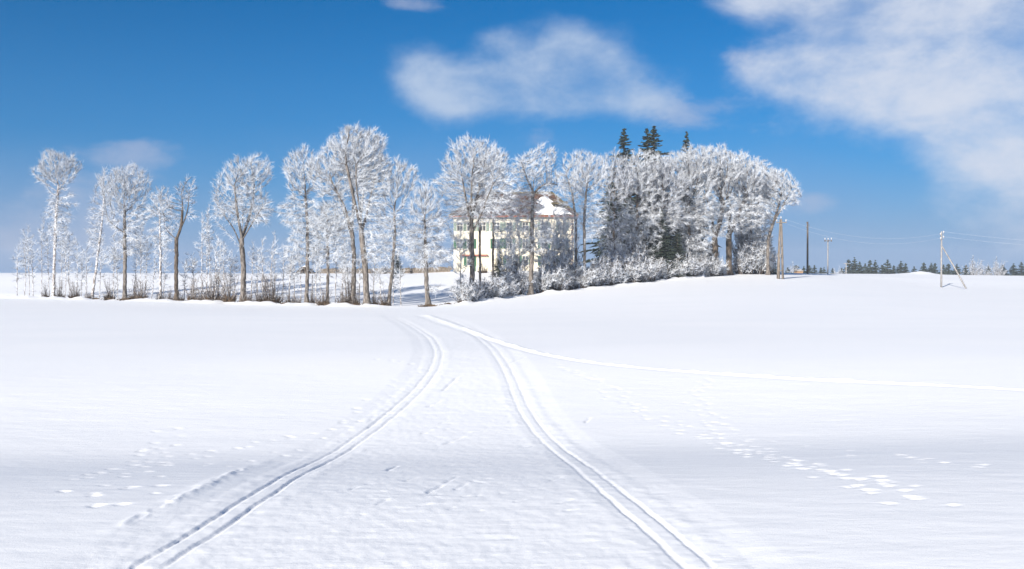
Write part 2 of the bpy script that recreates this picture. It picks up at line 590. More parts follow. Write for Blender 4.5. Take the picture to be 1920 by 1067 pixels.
    def trail(pts, step, jit, side, size=1.0):
        p = path(pts)
        k, sgn = 0.0, 1
        while k < len(p) - 2:
            i = int(k)
            t = unit(p[min(i + 2, len(p) - 1)] - p[max(i - 2, 0)])
            q = p[i] + np.array([-t[1], t[0]]) * side * sgn + rng.normal(0, jit, 2)
            prints.append((q[0], q[1], size * rng.uniform(0.85, 1.2)))
            sgn = -sgn
            k += step * 10 * rng.uniform(0.75, 1.25)
    trail([(1760, 955), (1640, 915), (1560, 893), (1470, 868), (1400, 845), (1340, 825), (1270, 800), (1200, 770), (1150, 745), (1138, 718)], 0.20, 0.13, 0.16, 1.0)
    trail([(1700, 925), (1560, 885), (1430, 853), (1375, 825), (1330, 795), (1310, 765), (1312, 735), (1325, 708)], 0.20, 0.13, 0.15, 1.0)
    trail([(1138, 718), (1080, 700), (1030, 680)], 0.25, 0.10, 0.1, 1.1)
    trail([(1880, 880), (1760, 862), (1640, 850)], 0.45, 0.12, 0.12, 0.9)
    trail([(380, 880), (470, 862), (540, 835), (640, 812)], 0.4, 0.2, 0.2, 0.8)
    trail([(120, 930), (170, 915), (250, 925)], 0.35, 0.2, 0.2, 0.9)
    trail([(1760, 872), (1640, 853), (1520, 838), (1430, 822)], 0.9, 0.12, 0.12, 0.9)
    trail([(110, 905), (230, 880), (330, 855), (430, 845), (520, 830), (600, 808), (660, 790), (720, 760), (780, 715)], 0.26, 0.16, 0.12, 0.85)
    trail([(200, 960), (215, 930), (240, 900), (290, 850), (310, 800)], 0.32, 0.18, 0.15, 0.95)
    trail([(640, 800), (690, 770), (740, 735), (790, 690), (700, 670)], 0.3, 0.18, 0.14, 0.9)
    trail([(270, 845), (285, 835), (300, 845)], 0.3, 0.15, 0.15, 0.9)
    trail([(920, 950), (925, 880), (930, 820), (925, 770), (915, 730)], 0.40, 0.22, 0.2, 0.5)
    trail([(720, 960), (770, 880), (830, 800), (850, 760)], 0.5, 0.2, 0.15, 0.5)
    fr0, dfr = fine[0], fine[1] - fine[0]
    for (qx, qy, s) in prints:
        rr, aa = math.hypot(qx, qy), math.atan2(qx, qy)
        if not 6.6 < rr < 44: continue
        i0, i1 = np.searchsorted(r, [rr - 0.7, rr + 0.7])
        j0 = int((aa - 0.7 / rr - fr0) / dfr); j1 = int((aa + 0.7 / rr - fr0) / dfr) + 1
        j0, j1 = max(j0, 0), min(j1, len(fine))
        if j1 <= j0: continue
        sx, sy = X[i0:i1, j0:j1] - qx, Y[i0:i1, j0:j1] - qy
        th = rng.uniform(-0.3, 0.3)
        dp = rng.uniform(0.55, 1.1)
        u, v = sx * math.cos(th) + sy * math.sin(th), -sx * math.sin(th) + sy * math.cos(th)
        a, b = 0.088 * s, 0.042 * s
        q = (u / a) ** 2 + (v / b) ** 2
        Z[i0:i1, j0:j1] += dp * s * (-0.027 * np.exp(-q ** 1.4) * (1 + 0.8 * vnoise(sx / 0.04 + qx, sy / 0.04)) + 0.009 * np.exp(-((u / (a * 1.5)) ** 2 + ((v - b * 1.7) / (b * 0.8)) ** 2)) * (1 + 1.2 * vnoise(sx / 0.05, sy / 0.05 + qy)))
    # stabs and scuffs of ski poles along the piste
    stabs = []
    for _ in range(34):          # light scratches of skis and poles on the piste
        y0 = rng.uniform(735, 985)
        x0 = np.interp(y0, [735, 985], [840, 560]) + rng.random() * np.interp(y0, [735, 985], [110, 560])
        ln_ = rng.uniform(6, 26) * (y0 - 560) / 250
        stabs.append(((x0, y0), (x0 + ln_, y0 - ln_ * rng.uniform(-0.15, 0.55))))
    n_light = len(stabs)
    for si, (a, b) in enumerate(stabs + [((830, 732), (858, 706)), ((800, 762), (826, 752)), ((790, 812), (812, 805)), ((832, 832), (868, 818)),
                   ((725, 880), (745, 873)), ((800, 922), (830, 908)), ((690, 800), (712, 790)), ((955, 680), (985, 670)),
                   ((848, 718), (857, 714)), ((1098, 793), (1106, 784))]):
        p0, p1 = np.array(hit(*a)), np.array(hit(*b))
        
        mid, ln = (p0 + p1) / 2, np.linalg.norm(p1 - p0)
        t = (p1 - p0) / ln
        rr, aa = math.hypot(*mid), math.atan2(*mid)
        i0, i1 = np.searchsorted(r, [rr - ln, rr + ln])
        j0 = max(0, int((aa - ln / rr - fr0) / dfr)); j1 = min(len(fine), int((aa + ln / rr - fr0) / dfr) + 1)
        sx, sy = X[i0:i1, j0:j1] - mid[0], Y[i0:i1, j0:j1] - mid[1]
        u, v = sx * t[0] + sy * t[1], -sx * t[1] + sy * t[0]
        Z[i0:i1, j0:j1] -= (0.018 if si < n_light else 0.035) * np.exp(-(v / 0.03) ** 2) * np.exp(-(u / (ln / 2)) ** 6) * (1 + vnoise(u / 0.2, v / 0.2))
    # lumpy bank where the field ends at the tree row
    rp = np.array([[(p - 960) / F * d, d] for p, d in ROWPX])
    mid_ = (RR > 70) & (RR < 190) & (Y > 0)
    bx, by = X[mid_], Y[mid_]
    rowy = np.interp(bx, rp[:, 0], rp[:, 1])
    dd = by - rowy
    lump = np.exp(-((dd + 1.2) / 1.5) ** 2) * (0.26 + 0.75 * fbm(bx / 2.2, by / 1.6, 3)) - 0.30 * np.exp(-((dd - 2.5) / 2.2) ** 2)
    gap = 1 - np.exp(-((bx + 10.5) / 3.0) ** 2)
    Z[mid_] += 0.7 * lump * gap * (bx < 28)
    # heap of cleared snow at the crest on the right
    hx, hy = (1722 - 960) / F * 200, 200
    Z += 0.75 * np.exp(-((X - hx) / 3.2) ** 2 - ((Y - hy) / 3) ** 2) * (1 + 0.8 * vnoise(X / 1.2, Y / 1.2))

    nr, na = X.shape
    V = np.concatenate([np.stack([X, Y, Z], -1).reshape(-1, 3), [[0, 0, float(ground(0, 0.1))]]])
    i = np.arange(nr - 1)[:, None] * na
    j = np.arange(na)[None]
    Q = np.stack([i + j, i + na + j, i + na + (j + 1) % na, i + (j + 1) % na], -1).reshape(-1, 4)
    c0 = len(V) - 1
    T = np.stack([np.full(na, c0), np.arange(na), (np.arange(na) + 1) % na], 1)
    me = make_mesh('snow_field', V, Q, T, True)
    return tag(link('snow_field', me, M_SNOW), kind='structure')


snow_sheet()


# ------------------------------------------------------------------ trees
def resample(pts, step):
    pts = np.asarray(pts, float)
    t = np.concatenate([[0], np.cumsum(np.linalg.norm(np.diff(pts, axis=0), axis=1))])
    n = max(3, int(t[-1] / step) + 1)
    s = np.linspace(0, t[-1], n)
    q = np.stack([np.interp(s, t, pts[:, k]) for k in range(3)], 1)
    for _ in range(8):
        q[1:-1] = (q[:-2] + 2 * q[1:-1] + q[2:]) / 4
    return q


def colonize(stems, att, step, up=0.12, jit=0.12, kill=1.6, iters=130, seed=0):
    """space colonisation: limbs grow from the stems towards the points of the crown"""
    g = np.random.default_rng(seed)
    P, par = [], []
    for st in stems:
        pts, root = st
        prev = root
        for q in pts:
            P.append(q)
            par.append(prev)
            prev = len(P) - 1
    P = list(P)
    att = att.copy()
    A = np.array(P)
    d = np.linalg.norm(att[:, None] - A[None], axis=2)
    near, nd = d.argmin(1), d.min(1)
    alive = np.ones(len(att), bool)
    pd = {}
    for it in range(iters):
        if not alive.any(): break
        idx = np.unique(near[alive])
        new, newpar = [], []
        arr = np.array(P)
        for i in idx:
            m = alive & (near == i)
            v = unit(att[m] - arr[i]).sum(0)
            v = v / max(np.linalg.norm(v), 1e-6)
            inert = unit(arr[i] - arr[par[i]]) if par[i] >= 0 else np.array([0, 0, 1.0])
            v = v + 0.35 * inert + np.array([0, 0, up]) + g.normal(0, jit, 3)
            new.append(arr[i] + unit(v) * step)
            newpar.append(i)
        base = len(P)
        P.extend(new); par.extend(newpar)
        na = np.array(new)
        dd = np.linalg.norm(att[:, None] - na[None], axis=2)
        k = dd.argmin(1); kd = dd[np.arange(len(att)), k]
        better = kd < nd
        near = np.where(better, base + k, near); nd = np.minimum(nd, kd)
        alive &= nd > step * kill
        if len(P) > 9000: break
    return np.array(P), np.array(par)


def radii(P, par, r0, tip=0.012):
    n = len(P)
    cnt = np.zeros(n)
    child = np.zeros(n, int)
    for i in range(n):
        if par[i] >= 0: child[par[i]] += 1
    cnt[child == 0] = 1
    order = np.arange(n)[::-1]
    for i in order:
        if par[i] >= 0: cnt[par[i]] += cnt[i]
    e = math.log(max(r0 / tip, 2)) / math.log(max(cnt.max(), 2))
    r = tip * cnt ** e
    return np.maximum(r, tip), child


def skeleton_tubes(geo, P, par, r, mask, k):
    n = len(P)
    pp = np.where(par >= 0, par, 0)
    D = P - P[pp]
    D[par < 0] = (0, 0, 1)
    best = np.full(n, -1)
    for i in np.argsort(r):
        if par[i] >= 0: best[par[i]] = i
    own = np.where(mask)[0]
    if not len(own): return
    slot = np.full(n, -1)
    slot[own] = np.arange(len(own))
    V = [ring(P[own], D[own], r[own], k)]
    ed = [i for i in own if par[i] >= 0]
    extra, lo = [], []
    for i in ed:
        p = par[i]
        if slot[p] >= 0 and best[p] == i:
            lo.append(slot[p])
        else:
            lo.append(len(own) + len(extra)); extra.append(i)
    if extra:
        ex = np.array(extra)
        V.append(ring(P[par[ex]], D[ex], np.minimum(r[ex] * 1.25, r[par[ex]]), k))
    lo = np.array(lo) * k
    hi = slot[np.array(ed)] * k
    j = np.arange(k)[None]
    Q = np.stack([lo[:, None] + j, lo[:, None] + (j + 1) % k, hi[:, None] + (j + 1) % k, hi[:, None] + j], -1)
    geo.add(np.concatenate(V).reshape(-1, 3), Q.reshape(-1, 4))


def ellipsoid(c, rx, ry, rz, n, g, shell=0.40, flat=0.0):
    v = unit(g.normal(0, 1, (n, 3)))
    rad = g.random(n) ** shell
    ph = g.uniform(0, 6.28, 6)
    rad = rad * (1 + 0.16 * np.sin(3 * v[:, 0] + ph[0]) * np.sin(4 * v[:, 2] + ph[1]) + 0.12 * np.sin(7 * v[:, 0] + ph[2] + 3 * v[:, 1]) * np.sin(6 * v[:, 2] + ph[3]))
    q = v * rad[:, None]
    return np.asarray(c) + q * (rx, ry, rz)


def build_tree(px, D, trunk, crowns, label, r0=0.28, n=420, spikes=6.0, cat='tree', group=None, forks=(), name='frosted_tree',
               bark=None, frost=None, step=0.30, up=0.12, low=0, seed=None, L=(0.35, 0.95), thick=0.0165, cut=0.022, flare=True):
    """trunk: photo points (px, py) from the foot up; crowns: ellipses (px, py, rx, ry, share of the points)"""
    seed = int(px * 7 + D) if seed is None else seed
    g = np.random.default_rng(seed)
    base = at(px, D)
    m = D / F
    foot = base - (0, 0, 0.25)
    pts = [foot] + [P3(x, y, D) + (0, g.normal(0, 0.15), 0) for x, y in trunk[1:]]
    stem = resample(pts, step)
    if len(stem) > 4:
        stem[2:-1, :2] += g.normal(0, 0.02, (len(stem) - 3, 2))
    stems = [(stem, -1)]
    tot = len(stem)
    for fk in forks:
        q = np.array([P3(x, y, D + dyy) for x, y, dyy in fk])
        root = int(np.linalg.norm(stem - q[0], axis=1).argmin())
        rs = resample(np.vstack([stem[root], q[1:]]), step)[1:]
        stems.append((rs, root))
        tot += len(rs)
    att = []
    tw = sum(c[4] if len(c) > 4 else 1 for c in crowns)
    for c in crowns:
        k = int(4.6 * n * (c[4] if len(c) > 4 else 1) / tw)
        rx, rz = (c[2] + (1 if c[2] < 30 else 0)) * m, (c[3] - (5 if c[2] > 30 else 0)) * m
        att.append(ellipsoid(P3(c[0], c[1], D), rx, rx * 0.85, rz, k, g))
    att = np.vstack(att)
    att = att[att[:, 2] > base[2] + 0.8]
    P, par = colonize(stems, att, step, up=up, seed=seed + 1)
    r, child = radii(P, par, 0.82 * r0)
    h = P[:, 2] - base[2]
    if flare:
        st = np.arange(len(P)) < len(stem)
        r = np.where(st, r * (1 + 0.9 * np.exp(-np.maximum(h, 0) / 0.5)), r)
    root = empty(name, base)
    tag(root, label, cat, group)
    Pl = P - base
    ga, gb = Geo(), Geo()
    thickm = r > cut
    skeleton_tubes(ga, Pl, par, r, thickm & (r > 0.11), 7)
    skeleton_tubes(ga, Pl, par, r, thickm & (r <= 0.11), 4)
    thinm = ~thickm
    skeleton_tubes(gb, Pl, par, np.maximum(r, 0.015), thinm, 3)
    # frosted twigs
    idx = np.where((r < 0.04) & (par >= 0))[0]
    cnt = g.poisson(np.clip(1.15 * spikes * np.interp(r[idx], [0.012, cut], [1.3, 0.8]), 0, 40))
    ii = np.repeat(idx, cnt)
    if len(ii):
        t = g.random(len(ii))[:, None]
        B = Pl[ii] * t + Pl[par[ii]] * (1 - t)
        ed = unit(Pl[ii] - Pl[par[ii]])
        ctr = np.array([np.average([c[0] for c in crowns]), 0])
        cc = P3(crowns[0][0], crowns[0][1] + crowns[0][3] * 0.9, D) - base
        out = unit(B - cc)
        dirs = unit(0.50 * ed + 0.45 * out + unit(g.normal(0, 1, B.shape)) * 0.60 + np.array([0, 0, 0.16]))
        LL = g.uniform(L[0], L[1], len(ii)) * np.interp(r[ii], [0.016, 0.04], [1.0, 0.7])
        gb.spikes(B, dirs, LL, g.uniform(0.6, 1.25, len(ii)) * thick)
        # side twiglets
        s2 = g.random(len(ii)) < 0.65
        B2 = B[s2] + dirs[s2] * (LL[s2] * g.uniform(0.2, 0.7, s2.sum()))[:, None]
        d2 = unit(dirs[s2] + unit(g.normal(0, 1, B2.shape)) * 0.9)
        gb.spikes(B2, d2, LL[s2] * 0.55, np.full(s2.sum(), thick * 0.75))
    if low:      # sprouts up the trunk
        k = g.integers(2, len(stem), low)
        B = Pl[k]
        d = unit(g.normal(0, 1, (low, 3)) * (1, 1, 0.4) + (0, 0, 0.5))
        gb.spikes(B, d, g.uniform(0.5, 1.5, low), np.full(low, thick * 0.8))
    link('trunk', ga.mesh('trunk', True), bark or M_BARK, root)
    link('crown', gb.mesh('crown'), frost or M_FROST, root)
    return root


GT = 'frosted trees in the row along the field edge'
T = build_tree
D_ = rowD
T(100, D_(100), [(100, 560), (103, 470), (106, 400), (110, 350)], [(108, 318, 42, 40), (112, 400, 25, 70, 0.35)],
  'tall thin tree with its frosted crown high up, first big tree from the left', 0.22, 330, 6.5, group=GT, bark=M_BARKF, low=60)
T(172, D_(172), [(172, 560), (182, 490), (192, 415), (197, 370)], [(196, 355, 18, 42), (180, 430, 18, 60, 0.4)],
  'slim frosted tree leaning to the right, just left of a symmetrical round-crowned tree', 0.18, 170, 6, group=GT, bark=M_BARKF, low=25)
T(234, D_(234), [(234, 560), (235, 490), (235, 440), (236, 395)], [(236, 352, 45, 46), (236, 400, 48, 40, 0.35), (205, 480, 14, 10, 0.04), (240, 455, 34, 34, 0.14)],
  'symmetrical frosted tree with straight trunk and round crown, third big tree from the left', 0.27, 430, 6, group=GT,
  forks=[[(235, 485, 0), (212, 484, 0.6), (198, 494, 0.8)], [(235, 440, 0), (215, 424, -0.5), (203, 412, -1)]])
T(300, D_(300), [(300, 562), (301, 500), (299, 430), (300, 390)], [(303, 385, 22, 34), (303, 440, 20, 45, 0.5)],
  'narrow frosted tree standing close to the left of the dark crooked forked tree', 0.17, 200, 7, group=GT, bark=M_BARKF, low=30)
T(331, D_(331), [(331, 565), (331, 505), (330, 448)], [(352, 362, 20, 32), (318, 400, 20, 35, 0.4), (360, 400, 10, 14, 0.15)],
  'dark crooked tree forking at half height with only thin frost', 0.27, 150, 4, group=GT, bark=M_BARKD, frost=M_FROSTG, L=(0.4, 0.8),
  forks=[[(330, 448, 0), (341, 425, 0), (343, 390, 0.3), (341, 360, 0.4)], [(330, 448, 0), (316, 438, 0.4), (309, 424, 0.5)], [(341, 425, 0), (352, 400, -0.5), (355, 370, -0.6)],
         [(331, 470, 0), (318, 466, -0.4), (309, 468, -0.6)]])
T(455, D_(455), [(455, 570), (456, 500), (455, 450), (457, 400)], [(463, 335, 48, 50), (463, 388, 50, 40, 0.5), (412, 360, 15, 36, 0.12), (425, 395, 24, 20, 0.14)],
  'large fan-shaped frosted tree standing alone, straight trunk splitting into spreading limbs', 0.34, 560, 5.0, group=GT,
  forks=[[(455, 465, 0), (440, 430, 0.5), (418, 400, 0.8), (403, 375, 1)], [(455, 455, 0), (475, 415, -0.5), (492, 390, -1)],
         [(456, 445, 0), (445, 395, -1.5), (440, 350, -2)], [(456, 445, 0), (472, 395, 1.5), (478, 350, 2)], [(455, 470, 0), (430, 440, -1), (405, 414, -1.6)]])
T(574, D_(574), [(572, 570), (576, 500), (576, 420), (572, 360)], [(567, 325, 38, 52), (560, 400, 36, 48, 0.5), (585, 445, 28, 46, 0.3), (555, 465, 26, 34, 0.15)],
  'frosted tree with open wispy crown standing at the left edge of the highest dome-shaped crown', 0.24, 430, 6.5, group=GT, low=60)
T(613, D_(613), [(613, 572), (614, 500), (613, 440), (612, 410)], [(613, 420, 32, 42), (612, 465, 26, 30, 0.3)],
  'smaller densely frosted tree in front of the highest crown, between two taller trunks', 0.19, 260, 7.5, group=GT, low=40)
T(660, D_(660), [(656, 575), (663, 545), (664, 480), (661, 430), (655, 400)], [(628, 330, 50, 68), (668, 300, 55, 66), (628, 420, 36, 44, 0.3), (645, 470, 26, 40, 0.2)],
  'tree with a swollen foot under the left half of the highest frosted dome', 0.28, 720, 5.5, group=GT,
  forks=[[(663, 455, 0), (648, 405, 0.5), (630, 360, 1)], [(662, 440, 0), (648, 390, -1), (622, 340, -1.5)], [(661, 430, 0), (664, 380, 1), (660, 330, 1)]])
T(688, D_(688) - 0.6, [(689, 575), (684, 500), (677, 440), (676, 400), (676, 370)], [(672, 292, 58, 58), (700, 330, 38, 56), (690, 400, 42, 44, 0.3), (700, 460, 26, 40, 0.16)],
  'tallest tree of the row, thick trunk leaning left under the highest frosted dome', 0.36, 760, 5.5, group=GT,
  forks=[[(677, 440, 0), (690, 390, 0.6), (702, 340, 1)], [(677, 430, 0), (664, 375, -1), (650, 310, -1.5)], [(676, 410, 0), (682, 360, 1.5), (684, 325, 2)], [(676, 400, 0), (668, 350, -2), (668, 310, -2)]])
T(728, D_(728), [(726, 570), (735, 510), (741, 440), (739, 400)], [(748, 345, 36, 50), (738, 420, 30, 48, 0.45), (760, 460, 16, 26, 0.12), (728, 475, 20, 26, 0.12)],
  'slim frosted tree leaning right, just left of the gap in the row', 0.20, 360, 6, group=GT, low=40)
T(803, D_(803), [(803, 575), (800, 530), (797, 470), (796, 410)], [(798, 390, 28, 48), (798, 440, 38, 50, 0.8), (806, 480, 46, 26, 0.6), (812, 540, 16, 8, 0.05)],
  'thickly frosted bushy tree with low boughs and splayed foot, right of the gap', 0.27, 520, 8.0, group=GT, low=60, up=0.05)
T(885, D_(885) + 2, [(885, 566), (885, 500), (884, 430), (884, 380)], [(890, 312, 64, 60), (850, 350, 38, 45, 0.5), (925, 340, 45, 50, 0.6), (885, 395, 40, 34, 0.22), (930, 385, 40, 26, 0.2), (848, 410, 24, 36, 0.14)],
  'broad frosted tree whose dome of twigs rises above the left half of the cream house', 0.34, 760, 5.6, group=GT,
  forks=[[(885, 470, 0), (865, 452, 0.6), (850, 448, 1)], [(884, 425, 0), (874, 375, -1), (866, 330, -1.5)], [(884, 410, 0), (895, 370, 1), (903, 330, 1.5)], [(885, 400, 0), (884, 360, -1), (886, 320, -2)], [(884, 440, 0), (905, 395, -1), (922, 350, -2)]])
T(900, D_(900) + 5, [(900, 560), (900, 500), (899, 430), (897, 370)], [(900, 330, 26, 60), (912, 400, 26, 20, 0.1)],
  'slender reddish-barked tree beside the thick trunk before the left half of the house', 0.17, 180, 5, group=GT)
T(924, D_(924) + 9, [(924, 555), (924, 490), (925, 420), (922, 360)], [(925, 330, 28, 62), (938, 385, 38, 30, 0.4), (945, 430, 26, 40, 0.3)],
  'slender frosted tree before the middle of the house, right of the reddish slender trunk', 0.17, 280, 5, group=GT)
T(995, D_(995), [(992, 553), (997, 480), (997, 420), (999, 370), (1000, 340)], [(1003, 318, 46, 48), (985, 385, 38, 40, 0.4), (1030, 350, 30, 24, 0.18), (1003, 440, 34, 40, 0.3), (975, 440, 22, 36, 0.16)],
  'frosted tree with a thick dark trunk before the right half of the house roof', 0.33, 480, 5.2, group=GT,
  forks=[[(999, 365, 0), (1018, 345, 0.5), (1040, 343, 0.6), (1055, 352, 0.6)], [(999, 360, 0), (985, 330, -0.5), (978, 305, -1)]])
T(1080, D_(1080) + 4, [(1079, 545), (1080, 480), (1080, 410), (1072, 360), (1062, 330)], [(1075, 335, 32, 52), (1060, 400, 20, 40, 0.3), (1058, 450, 22, 40, 0.25)],
  'slim frosted tree leaning left beside the right corner of the house', 0.2, 260, 6, group=GT)
T(1096, D_(1096), [(1096, 545), (1096, 470), (1095, 410), (1100, 350)], [(1105, 330, 36, 48), (1108, 400, 28, 50, 0.4)],
  'slim upright frosted tree between the right corner of the house and the dense grove', 0.22, 330, 6, group=GT, low=30)

for px, dD, top, wd, n, lb in [(948, 3, 430, 20, 150, 'young frosted tree veiling the house wall right of the small frosted spruce'), (972, 5, 410, 24, 240, 'young frosted tree just left of the thick dark trunk before the house'),
                           (1018, 3, 408, 26, 260, 'young frosted tree just right of the thick dark trunk before the house'), (1038, 6, 398, 24, 240, 'young frosted tree under the dormer of the house'),
                           (1058, 4, 404, 24, 260, 'young frosted tree before the right end of the house wall'), (862, 3, 430, 20, 110, 'young frosted tree before the left end of the house wall')]:
    D = rowD(px) + dD
    by = HOR - (float(ground((px - 960) / F * D, D)) - CAMZ) * F / D
    T(px, D, [(px, by), (px + 1, by - 30), (px + 2, (by + top) / 2)], [(px + 1, top + (by - top) * 0.35, wd, (by - top) * 0.36), (px, by - 25, wd, 18, 0.35)], lb, 0.08, n, 5.5, 'young tree',
      'young frosted trees before the house', name='young_tree', bark=M_BARKF, frost=M_FROST, low=30, flare=False, L=(0.3, 0.8))

# the grove on the right
GG = 'frosted trees of the grove on the right'
KW = dict(spikes=6.5, thick=0.019)
T(1150, 122, [(1150, 535), (1150, 450), (1152, 400)], [(1155, 340, 34, 60), (1150, 430, 30, 65, 0.7)],
  'frosted tree at the left end of the grove, over a brown-hearted spruce', 0.25, 380, group=GG, bark=M_BARKD, frost=M_FROSTG, **KW)
T(1192, 125, [(1192, 528), (1194, 450), (1195, 380)], [(1198, 335, 46, 62), (1200, 420, 46, 60, 0.7), (1195, 465, 40, 40, 0.35)],
  'rounded frosted tree in front of the three dark spruce tops', 0.28, 560, group=GG, bark=M_BARKD, **KW)
T(1240, 127, [(1240, 526), (1238, 450), (1240, 400)], [(1240, 345, 50, 55), (1246, 405, 46, 34, 0.5)],
  'frosted tree over the darkest hollow of the grove', 0.28, 560, group=GG, bark=M_BARKD, frost=M_FROSTG, **KW)
T(1290, 131, [(1290, 522), (1292, 450), (1292, 390)], [(1290, 322, 56, 52), (1295, 395, 52, 50, 0.6), (1300, 455, 40, 34, 0.3)],
  'frosted tree with the single spruce tip poking from its top', 0.30, 640, group=GG, bark=M_BARKD, **KW)
T(1341, 134, [(1341, 520), (1341, 460), (1336, 430), (1335, 400)], [(1335, 325, 52, 54), (1345, 400, 46, 48, 0.5)],
  'frosted tree with thick dark trunk behind hedge shrubs, left of the bare-footed trunk', 0.55, 620, group=GG, bark=M_BARKD,
  forks=[[(1341, 450, 0), (1350, 415, 0), (1356, 380, 0)]], **KW)
T(1367, 137, [(1367, 512), (1367, 465), (1366, 430), (1370, 390)], [(1375, 332, 54, 50), (1395, 390, 44, 50, 0.5)],
  'frosted tree with thick dark bare-footed trunk standing free at the grove edge', 0.55, 640, group=GG, bark=M_BARKD,
  forks=[[(1366, 440, 0), (1385, 400, 0.5), (1400, 365, 1)]], **KW)
T(1408, 143, [(1408, 513), (1408, 450), (1406, 400)], [(1415, 346, 48, 50), (1412, 410, 36, 60, 0.5), (1415, 455, 34, 45, 0.35)],
  'frosted tree just right of the bare-footed dark trunk, its crown level with the sky', 0.34, 560, group=GG, **KW)
T(1440, 140, [(1440, 515), (1440, 450), (1447, 425), (1458, 392), (1465, 360)], [(1460, 358, 38, 44), (1440, 370, 40, 50, 0.5)],
  'frosted tree at the right end of the grove leaning out over the wooden poles', 0.30, 480, group=GG,
  forks=[[(1450, 420, 0), (1468, 385, 0), (1485, 350, 0)]], **KW)


# ---- saplings of the left row
def sapling(px, top, lean, label, D=None, r0=0.07, n=75, wid=13):
    D = D or rowD(px) + rng.uniform(-1, 4)
    by = HOR - (float(ground((px - 960) / F * D, D)) - CAMZ) * F / D
    mid = (by + top) / 2
    return T(px, D, [(px, by), (px + lean * 0.3, mid + 20), (px + lean * 0.7, top + (by - top) * 0.22)],
             [(px + lean, top + (by - top) * 0.30, wid, (by - top) * 0.30), (px + lean * 0.5, mid, wid * 0.9, (by - top) * 0.25, 0.5)],
             label, r0, n, 5.0, 'sapling', 'saplings between the big trees of the row', name='frosted_sapling', bark=M_BARKF, L=(0.25, 0.75), thick=0.017, cut=0.03, step=0.34, low=26, flare=False)


SAP = sorted([(32, 455, 2), (55, 420, -2), (93, 430, -3), (114, 450, 4), (160, 455, 3), (186, 440, 6), (212, 440, 4), (221, 460, -3), (345, 480, 5), (364, 470, -4), (409, 440, 4), (441, 485, -3), (481, 470, 4), (530, 460, 3), (564, 450, -3), (584, 440, 4), (601, 450, -3), (628, 455, 4), (649, 440, -4), (673, 470, 3), (737, 485, 3), (752, 490, -3),
       (45, 430, 2), (62, 440, -2), (78, 400, 3), (122, 430, 3), (131, 420, -2), (143, 445, 2), (152, 470, 3), (250, 420, 14), (262, 410, 4), (271, 440, 6), (282, 470, 12), (305, 480, 6),
       (378, 390, 3), (387, 378, 2), (394, 395, -2), (402, 440, 5), (418, 455, 3), (431, 470, 6), (470, 450, 5), (493, 440, -2), (505, 430, 10), (516, 470, -4), (542, 450, 8), (553, 480, -6), (592, 470, 3), (640, 470, 6), (700, 460, 3), (715, 490, -5)])
ORD = ['first', 'second', 'third', 'fourth', 'fifth', 'sixth', 'seventh', 'eighth', 'ninth', 'tenth', 'eleventh', 'twelfth', 'thirteenth', 'fourteenth', 'fifteenth', 'sixteenth',
       'seventeenth', 'eighteenth', 'nineteenth', 'twentieth', 'twenty-first', 'twenty-second', 'twenty-third', 'twenty-fourth', 'twenty-fifth', 'twenty-sixth', 'twenty-seventh', 'twenty-eighth',
       'twenty-ninth', 'thirtieth', 'thirty-first', 'thirty-second', 'thirty-third', 'thirty-fourth', 'thirty-fifth', 'thirty-sixth', 'thirty-seventh', 'thirty-eighth', 'thirty-ninth', 'fortieth'] + ['forty-' + k for k in ('first', 'second', 'third', 'fourth', 'fifth', 'sixth', 'seventh', 'eighth', 'ninth')] + ['fiftieth'] + ['fifty-' + k for k in ('first', 'second', 'third', 'fourth', 'fifth', 'sixth')]
for i, (px, top, lean) in enumerate(SAP):
    sapling(px, top, lean, 'thin frosted sapling in the tree row, %s sapling from the left' % ORD[i])


